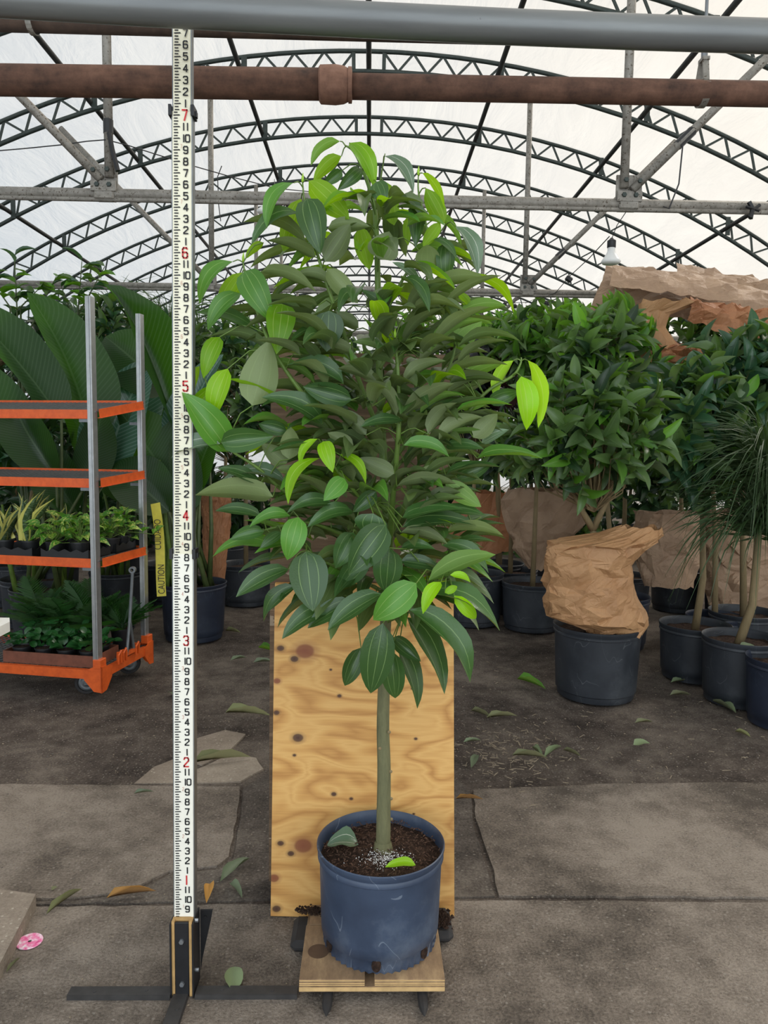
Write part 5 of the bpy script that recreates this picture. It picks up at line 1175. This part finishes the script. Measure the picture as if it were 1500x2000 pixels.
for i, (px_, d, x, y, rx, ry, kinds, L, lab, ms) in enumerate(pcs):
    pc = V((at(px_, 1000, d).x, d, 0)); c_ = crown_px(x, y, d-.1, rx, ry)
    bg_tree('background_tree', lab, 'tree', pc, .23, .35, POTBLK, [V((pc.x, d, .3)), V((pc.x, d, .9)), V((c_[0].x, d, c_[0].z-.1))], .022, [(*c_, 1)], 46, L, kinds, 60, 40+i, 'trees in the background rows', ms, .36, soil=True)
far = ['far left corner', 'left of the trolley posts', 'behind the trolley posts', 'behind the measuring rod', 'left of the crown', 'behind the crown', 'right of the crown', 'behind the wrapped tree', 'near the right corner', 'at the right wall']
for i, lab in enumerate(far):
    d = 9.6+.5*(i % 2); x = -150+200*i; c_ = crown_px(x, 800, d, 140, 110, .7); low = crown_px(x, 1000, d, 140, 110, .6)
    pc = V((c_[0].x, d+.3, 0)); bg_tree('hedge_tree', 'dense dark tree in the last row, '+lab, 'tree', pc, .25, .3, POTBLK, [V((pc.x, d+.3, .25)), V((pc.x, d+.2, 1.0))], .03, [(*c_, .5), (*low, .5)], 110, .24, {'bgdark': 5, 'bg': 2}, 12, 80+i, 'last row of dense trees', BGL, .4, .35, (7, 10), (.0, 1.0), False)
# ficus twigs against the roof at the upper left
fx = empty('fig_tree', (at(60, 1000, 5.8).x, 5.8, 0), 'thin-branched fig with round leaves reaching up to the roof at far left', 'tree')
rs2 = random.Random(77); m = MB(); base = V((fx.location.x, 5.8, 0)); items = []
for (x0, y0, x1, y1) in ((35, 640, 28, 500), (60, 640, 110, 540), (150, 640, 160, 510), (150, 620, 205, 520), (20, 600, -30, 530), (150, 640, 120, 560), (40, 600, 80, 560)):
    a, b = at(x0, y0, 5.8), at(x1, y1, 5.75); m.tube([base, V((a.x, 5.8, a.z-.6)), a, b], [.02, .014, .007, .003], 6, 0, False)
    for k in range(9):
        t = .25+.75*k/8; p = a.lerp(b, t); th = rs2.uniform(0, 6.28); d = V((math.cos(th), math.sin(th)*.6, rs2.uniform(-.3, .5))).normalized(); L = rs2.uniform(.10, .17); items.append((OVL[rs2.choice(('bg', 'bglit', 'bgblue'))][k % 3], leaf_M(p, p+d*L, L*.52, V((0, -.5, 1))), p))
m.build('branches', STEMD, fx, smooth=True)['kind'] = 'stuff'; plant_leaves(fx, items, 70)
# spiky palm far left behind the posts
pl = empty('fan_palm', (at(330, 1000, 8.2).x, 8.2, 0), 'spiky narrow-leaved palm in the far row between trolley and rod', 'palm')
trunk(pl, [V((pl.location.x, 8.2, 0)), at(340, 700, 8.2)], .04, .03); grass_head(pl, at(330, 660, 8.2), 160, .7, 31, (-.2, 1.4)); grass_head(pl, at(225, 640, 8.2), 120, .6, 32, (.1, 1.4)); grass_head(pl, at(390, 680, 8.2), 120, .6, 33, (.0, 1.4))

# ================================================================ kraft paper
def facet_grid(coarse, wrap, k, rnd, jit):
    # coarse rows of points -> fine flat facets, creased along the diagonals of the coarse cells
    R_, C_ = len(coarse), len(coarse[0]); cc = C_ if wrap else C_-1; m = MB(); diag = [[rnd.random() < .5 for _ in range(cc)] for _ in range(R_-1)]
    nr, ncol = (R_-1)*k+1, cc*k+(0 if wrap else 1); vs = []
    for j in range(nr):
        for i in range(ncol):
            cj, v = min(j//k, R_-2), 0; v = (j-cj*k)/k; ci = min(i//k, cc-1); u = (i-ci*k)/k
            p00, p10, p01, p11 = coarse[cj][ci], coarse[cj][(ci+1) % C_], coarse[cj+1][ci], coarse[cj+1][(ci+1) % C_]
            if diag[cj][ci]: p = p00+(p10-p00)*u+(p11-p10)*v if u > v else p00+(p11-p01)*u+(p01-p00)*v
            else: p = p00+(p10-p00)*u+(p01-p00)*v if u+v < 1 else p11+(p01-p11)*(1-u)+(p10-p11)*(1-v)
            vs.append(p+V((rnd.gauss(0, jit), rnd.gauss(0, jit), rnd.gauss(0, jit))))
    m.add(vs, [(j*ncol+i, j*ncol+(i+1) % ncol, (j+1)*ncol+(i+1) % ncol, (j+1)*ncol+i) for j in range(nr-1) for i in range(ncol if wrap else ncol-1)])
    return m
def paper_loft(name, label, rows, d, mat, seed, amp=.02, sc=6, dr=.6, n=64, sub=6, cat='kraft paper', lean=0):
    # rows: (y px, x0 px, x1 px) from bottom to top; an open crumpled paper tube
    rnd = random.Random(seed); C = []; n = 24; R_ = []
    for i in range(len(rows)-1):
        s_ = max(1, int(abs(rows[i+1][0]-rows[i][0])/16))
        for k in range(s_): t = k/s_; R_.append(tuple(rows[i][j]+(rows[i+1][j]-rows[i][j])*t for j in range(3)))
    R_.append(rows[-1])
    for j, (y, x0, x1) in enumerate(R_):
        a, b = at(x0, y, d), at(x1, y, d); c_ = (a+b)/2; rx = (b-a).length/2; row = []
        for i in range(n):
            th = 2*PI*(i+rnd.uniform(-.38, .38)+(.5 if j % 2 else 0))/n; o_ = V((math.cos(th), math.sin(th)*dr, 0)); row.append(c_+o_*rx*(1+rnd.gauss(0, .06))+V((0, 0, rnd.uniform(-.014, .014))))
        C.append(row)
    m = facet_grid(C, True, 3, rnd, .0013)
    o = m.build(name, mat, None, smooth=False, origin=V((at((rows[0][1]+rows[0][2])/2, rows[0][0], d).x, d, at(rows[0][1], rows[0][0], d).z))); return tag(o, label, cat)
def paper_sheet(name, label, pts, mat, seed, amp=.03, sc=5, nu=36, nv=22, fold=0, cat='kraft paper'):
    # four corner points (each px, px, distance): a crumpled, draped sheet
    rnd = random.Random(seed); A_, B_2, C_, D_ = [at(*p) for p in pts]; nrm_ = (B_2-A_).cross(D_-A_).normalized(); C = []; nu, nv = 13, 7
    for j in range(nv+1):
        row = []
        for i in range(nu+1):
            u = min(1, max(0, (i+rnd.uniform(-.35, .35))/nu)) if 0 < i < nu else i/nu; v_ = min(1, max(0, (j+rnd.uniform(-.35, .35))/nv)) if 0 < j < nv else j/nv
            p = A_.lerp(B_2, u).lerp(D_.lerp(C_, u), v_); row.append(p+nrm_*(rnd.gauss(0, amp*.55)+fold*math.sin(PI*v_))+V((0, 0, rnd.gauss(0, amp*.35))))
        C.append(row)
    m = facet_grid(C, False, 3, rnd, .0015)
    o = m.build(name, mat, None, smooth=False, origin=(A_+C_)/2); md = o.modifiers.new('thickness', 'SOLIDIFY'); md.thickness = .003; return tag(o, label, cat)
paper_loft('kraft_wrap', 'crumpled kraft paper wrap bunched around the trunk on the scuffed black pot', [(1236, 1150, 1252), (1222, 1142, 1262), (1207, 1076, 1264), (1175, 1064, 1250), (1140, 1064, 1238), (1100, 1064, 1232), (1068, 1070, 1258), (1058, 1080, 1282), (1048, 1160, 1290), (1030, 1215, 1290)], pc1.y-.10, KRAFT, 3, .030, 13, .62, 110, 7)
paper_loft('kraft_wrap', 'reddish kraft paper skirt around a tree behind the rubber plant', [(1075, 880, 1005), (1030, 870, 1010), (990, 880, 1000), (960, 900, 990)], 6.6, KRAFTR, 5, .05, 9, .5, 64, 6)
paper_loft('kraft_wrap', 'greyish kraft paper skirt hanging open left of the wrapped tree', [(1112, 1035, 1075), (1070, 1005, 1110), (1020, 985, 1135), (975, 980, 1140), (955, 990, 1130)], 6.0, KRAFTG, 6, .055, 9, .5, 72, 6)
paper_loft('kraft_wrap', 'tall dark kraft paper sleeve behind the wrapped tree on a navy pot', [(1145, 1255, 1352), (1100, 1245, 1365), (1050, 1240, 1370), (1000, 1245, 1372)], 5.5, KRAFTG, 8, .045, 10, .6, 64, 6)
paper_loft('kraft_wrap', 'kraft paper sleeve in shade behind the slim navy-potted tree', [(1230, 1400, 1560), (1150, 1380, 1560), (1060, 1375, 1560), (1000, 1380, 1560)], 5.7, KRAFTG, 9, .055, 9, .5, 64, 6)
paper_loft('kraft_wrap', 'plain kraft paper sleeve behind the stalks right of the measuring rod', [(1190, 400, 432), (1120, 398, 440), (1040, 396, 448), (960, 392, 452)], 5.7, KRAFTR, 10, .02, 8, .6, 40, 5)
paper_sheet('kraft_sheet', 'large folded kraft paper hood at the top right under the roof', [(1150, 610, 5.2), (1520, 640, 5.3), (1545, 575, 5.6), (1185, 520, 5.6)], KRAFTG, 12, .025, 6, 60, 30, .10)
paper_sheet('kraft_sheet', 'flat kraft paper layer lying over the folded hood at upper right', [(1190, 560, 5.05), (1440, 590, 5.0), (1430, 545, 5.3), (1195, 518, 5.3)], KRAFTG, 13, .015, 6, 50, 24, .05)
paper_sheet('kraft_sheet', 'far kraft paper hump behind the folded hood', [(1300, 600, 5.9), (1560, 620, 5.9), (1560, 560, 6.1), (1320, 517, 6.1)], KRAFTG, 14, .03, 5, 50, 24, .12)
paper_loft('kraft_wrap', 'torn kraft paper bag left of the dark opening, hung over a plant', [(712, 1225, 1330), (670, 1232, 1320), (640, 1238, 1300), (612, 1245, 1310), (590, 1250, 1370)], 5.0, KRAFT, 15, .04, 10, .5, 64, 6)
paper_sheet('kraft_sheet', 'orange-brown kraft paper flap sagging over the dark opening', [(1345, 625, 4.95), (1520, 690, 4.9), (1520, 610, 5.05), (1330, 592, 5.05)], KRAFTR, 16, .035, 8, 56, 26, .08)
paper_sheet('kraft_sheet', 'lower lip of the torn kraft paper bag above the glossy leaves', [(1270, 712, 4.95), (1480, 712, 4.85), (1470, 680, 5.0), (1275, 668, 5.0)], KRAFTR, 17, .04, 8, 50, 20, .05)

# ================================================================ hanging bulbs and wires
def bulb(label, px_, py_, d, size, flood=True, tiltv=(0, 0, -1), wire=None):
    p = at(px_, py_, d); rt = empty('hanging_bulb', p, label, 'light bulb', 'bulbs hung on wires'); dv = V(tiltv).normalized(); Q_ = V((0, 0, -1)).rotation_difference(dv).to_matrix()
    s_ = size
    pr2_ = [(.0001, -.62), (.2, -.62), (.36, -.58), (.42, -.50), (.38, -.42), (.22, -.2), (.16, -.05), (.16, .10)] if flood else [(.0001, -.62), (.16, -.59), (.28, -.48), (.31, -.34), (.26, -.2), (.16, -.02), (.15, .1)]
    m = MB(); m.lathe((0, 0, 0), [(a*s_, b*s_) for a, b in pr2_], 20); m.v = [p+Q_ @ v_ for v_ in m.v]; m.build('bulb', BULB, rt, smooth=True)
    m = MB(); m.lathe((0, 0, 0), [(a*s_, b*s_) for a, b in ((.17, .08), (.185, .10), (.185, .38), (.12, .42), (.05, .5), (.0001, .5))], 14); m.v = [p+Q_ @ v_ for v_ in m.v]; m.build('socket', BLACKP, rt, smooth=True, sharp=40)
    if wire:
        m = MB(); m.tube([p+Q_ @ V((0, 0, .48*s_))]+[at(*w_) for w_ in wire], .0022, 5, 0, False); m.build('wire', WIRE, rt)
bulb('white flood bulb hanging from the nearest tie beam at right', 1194, 488, 4.05, .125, True, (.0, 0, -1), [(1205, 440, 4.0), (1224, 412, 3.9)])
bulb('grey-white flood bulb hidden partly behind the crown top at left', 527, 396, 4.15, .125, True, (-.35, 0, -1), [(537, 372, 4.15), (536, 350, 5.0)])
for i, (x, y, d, sz, fl, lab, tv) in enumerate(((1069, 600, 6.2, .105, False, 'largest of the clear small bulbs above the far shrubs', (.25, 0, -1)), (1029, 612, 6.8, .10, False, 'small bulb tilted left of the largest far bulb', (-.2, 0, -1)), (1007, 604, 7.2, .10, False, 'small bulb third from the right above the far shrubs', (.15, 0, -1)), (986, 600, 7.6, .11, True, 'small flood bulb furthest left above the far shrubs', (0, 0, -1)))):
    bulb(lab, x, y, d, sz, fl, tv, [(x-3, y-20, d), (x+25, y-32, d)])
def wire(label, pts, r=.003):
    P = [at(*p) for p in pts]; m = MB(); m.tube(P, r, 5, 0, False); tag(m.build('wire', WIRE, None, smooth=True, origin=P[0]), label, 'wire')
wire('thin black wire sagging from the left edge to the taped hanger post', [(-20, 296, 3.9), (50, 290, 3.88), (120, 283, 3.86), (170, 276, 3.84), (207, 273, 3.82)])
wire('thin black wire running from the taped post behind the rod to the hidden bulb', [(207, 273, 3.82), (250, 284, 3.9), (300, 300, 4.0), (380, 325, 4.2), (450, 345, 4.4), (540, 368, 4.6), (620, 376, 4.8)])
wire('short drop wire knotted under the second left hanger post', [(433, 324, 4.6), (425, 345, 4.6), (427, 400, 4.6), (431, 432, 4.6)])
wire('pair of wires descending left from the flood bulb toward the far bulbs', [(1190, 462, 4.05), (1150, 505, 4.8), (1112, 540, 5.6), (1085, 572, 6.2), (1040, 590, 6.7), (990, 592, 7.4)])
p_ = at(1111, 545, 5.6); m = MB(); m.box(p_, (.05, .04, .04), Matrix.Rotation(.6, 3, 'Y'), 0, .008); tag(m.build('wire_connector', BLACKP, None, origin=p_), 'small black connector block on the wire above the far shrubs', 'connector')
# ================================================================ things lying on the floor
FL = {k: [leaf_mesh('fallen_'+k, LM[k2], 6, (-1, 0, 1), .03, .35, .03, 'lance', .5, .0, i) for i in range(2)] for k, k2 in (('dead', 'dead'), ('tan', 'tan'), ('green', 'floor'), ('fresh', 'mid'))}
def fallen(x0, y0, x1, y1, ratio, kind, label, z=.004):
    a, b = gz(x0, y0, z), gz(x1, y1, z+.004); L = (b-a).length; o = link('fallen_leaf', FL[kind][len(label) % 2], None, leaf_M(a, b, L*ratio, (.1, -.15, 1))); tag(o, label, 'leaf', 'fallen leaves on the floor')
for f_ in ((208, 1754, 305, 1740, .10, 'tan', 'long curled orange-brown leaf left of the rod on the concrete'), (410, 1726, 403, 1764, .28, 'tan', 'small curled orange leaf just right of the rod base'),
 (430, 1722, 488, 1676, .22, 'green', 'long grey-green leaf lying between the rod and the plywood'), (450, 1725, 473, 1754, .26, 'green', 'short pale leaf below the long grey-green leaf'),
 (455, 1938, 457, 1888, .55, 'green', 'pale green oval leaf standing behind the right stand leg'), (90, 1786, 160, 1736, .10, 'dead', 'thin grass-like leaf beside the stone block'),
 (12, 1900, 40, 1870, .14, 'dead', 'short dry sliver in front of the pink disc'), (100, 1738, 112, 1732, .8, 'dead', 'tiny crumpled leaf above the thin grass leaf'),
 (440, 1392, 530, 1398, .08, 'dead', 'long dark dry strip at the left plywood edge'), (1010, 1326, 1066, 1346, .16, 'fresh', 'green sliver on the dirt left of the scuffed black pot'),
 (1392, 1370, 1438, 1393, .3, 'green', 'pale pointed leaf in front of the right black pot'), (1308, 1358, 1350, 1357, .22, 'dead', 'flat leaf between the two right black pots'),
 (1310, 1333, 1345, 1330, .25, 'green', 'leaf lying beside the foot of the middle right pot'), (1237, 1455, 1270, 1452, .6, 'green', 'crumpled green leaf alone on the right dirt'),
 (1435, 1428, 1466, 1440, .35, 'dead', 'grey leaf near the right edge of the dirt'), (920, 1388, 960, 1402, .12, 'dead', 'thin dry blade right of the plywood top of the litter'),
 (950, 1402, 1010, 1398, .10, 'dead', 'second thin dry blade right of the plywood'), (1000, 1475, 1070, 1480, .10, 'dead', 'long dry blade in the leaf litter'),
 (1062, 1480, 1096, 1458, .16, 'green', 'upright sliver at the right of the leaf litter'), (1040, 1460, 1060, 1480, .18, 'green', 'broken green sliver inside the leaf litter'),
 (905, 1450, 940, 1446, .2, 'green', 'green sliver at the left of the leaf litter'), (920, 1500, 932, 1475, .25, 'green', 'short blade at the bottom left of the litter'),
 (505, 1265, 540, 1275, .25, 'fresh', 'greenish leaf on the dirt left of the plywood corner'), (450, 1290, 482, 1284, .25, 'green', 'small pale leaf left of the plywood'),
 (495, 1294, 534, 1292, .3, 'green', 'pale leaf touching the plywood edge'), (375, 1490, 490, 1478, .04, 'dead', 'dry stalk across the broken concrete'),
 (890, 1560, 944, 1561, .03, 'tan', 'thin reddish straw on the concrete right of the plywood'), (440, 1232, 470, 1236, .2, 'dead', 'dark leaf right of the dark pot behind the rod'), (335, 1352, 345, 1360, .7, 'green', 'small green scrap left of the rod'),
 (1100, 1465, 1135, 1478, .12, 'dead', 'small dry blade on the dirt below the scuffed pot'), (1240, 1412, 1275, 1410, .25, 'dead', 'two dull leaf scraps below the scuffed pot'), (262, 1550, 300, 1546, .15, 'green', 'faint grey leaf at the back of the left slab')):
    fallen(*f_)
o = link('fallen_leaf', FL['green'][0], None, leaf_M(pc3+V((-.06, -.09, .325)), pc3+V((.03, -.10, .325)), .035, (0, -.3, 1))); tag(o, 'pale leaf on the soil of the right edge black pot', 'leaf', 'fallen leaves on the floor')
# stone block and pink disc at the lower left
m = MB(); z_ = .045; P = [gz(70, 1746, z_), gz(52, 1782, z_), gz(-2, 1885, z_), gz(-200, 1900, z_), gz(-200, 1740, z_), gz(-2, 1736, z_)]
m.prism([p+V((0, 0, -z_)) for p in P], (0, 0, z_)); o = m.build('stone_block', CONCP, None, origin=gz(20, 1800, 0)); tag(o, 'rough pale slab corner lying at the lower left edge', 'slab')
c_ = gz(58, 1838, .004); m = MB(); m.lathe(c_, [(.005, .0), (.0335, .001), (.0345, -.001), (.005, -.001), (.005, .0)], 32); o = m.build('pink_disc', PINK, None, origin=c_); tag(o, 'faded pink plastic disc with a centre hole on the concrete', 'disc')
# loose grit, chips and straw
r_ = random.Random(8); m = MB(); m2 = MB()
for i in range(3800):
    x = r_.uniform(-40, 1540); y = r_.triangular(1190, 2000, 1400); p = gz(x, y, .0)
    if p.y > 2.92: p.z = max(-.02, dirt_h(p.x, p.y))+.001
    s_ = r_.uniform(.0012, .0045)*(1.3 if p.y > 2.9 else .8); h = s_*.7
    t = r_.uniform(0, 6); k = m if r_.random() < .6 else m2
    k.add([p+V((s_*math.cos(t+q_), s_*math.sin(t+q_)*r_.uniform(.5, 1), 0)) for q_ in (0, 1.7, 3.3, 4.9)]+[p+V((0, 0, h))], [(0, 1, 4), (1, 2, 4), (2, 3, 4), (3, 0, 4)])
for i in range(260):
    x = r_.gauss(985, 60); y = r_.gauss(1470, 28)
    if i > 170: x = r_.uniform(900, 1500); y = r_.uniform(1250, 1520)
    p = gz(x, y, 0); p.z = .0; d = V((r_.gauss(0, 1), r_.gauss(0, 1), .05)).normalized(); m2.bar(p, p+d*r_.uniform(.01, .04), .003, .002, (0, 0, 1))
tag(m.build('grit', [simple('grit_grey', srgb(104, 96, 88), .9, 0, .35, 40)], floor), kind='stuff'); tag(m2.build('wood_chips', [simple('chip_pale', srgb(140, 126, 106), .9, 0, .35, 40)], floor), kind='stuff')
# pot cut off by the right edge, soil spilled round the platform
pcE, prE = potcalc(1488, 1640, 1435, .3)
pe_ = empty('nursery_pot', pcE, 'dark navy pot with bare soil cut off by the right picture edge', 'pot'); make_pot(pe_, pcE, prE, prE*.86, .34, POTNAVY, .05, .035, False, False, 32)
m = MB()
for i in range(420):
    x, y = (r_.gauss(612, 16), r_.gauss(1779, 5)) if i < 210 else (r_.gauss(866, 8), r_.gauss(1795, 9))
    zz = ztop+.002 if i < 210 else .045; p = gz(x, y, zz); s_ = r_.uniform(.002, .006)
    if p.y > py0-.004: p.y = py0-.004-r_.random()*.01
    m.add([p+V((s_*math.cos(q_+i), s_*math.sin(q_+i), 0)) for q_ in (0, 1.6, 3.2, 4.8)]+[p+V((0, 0, s_))], [(0, 1, 4), (1, 2, 4), (2, 3, 4), (3, 0, 4)])
o = m.build('spilled_soil', SOIL, pf); o['kind'] = 'stuff'
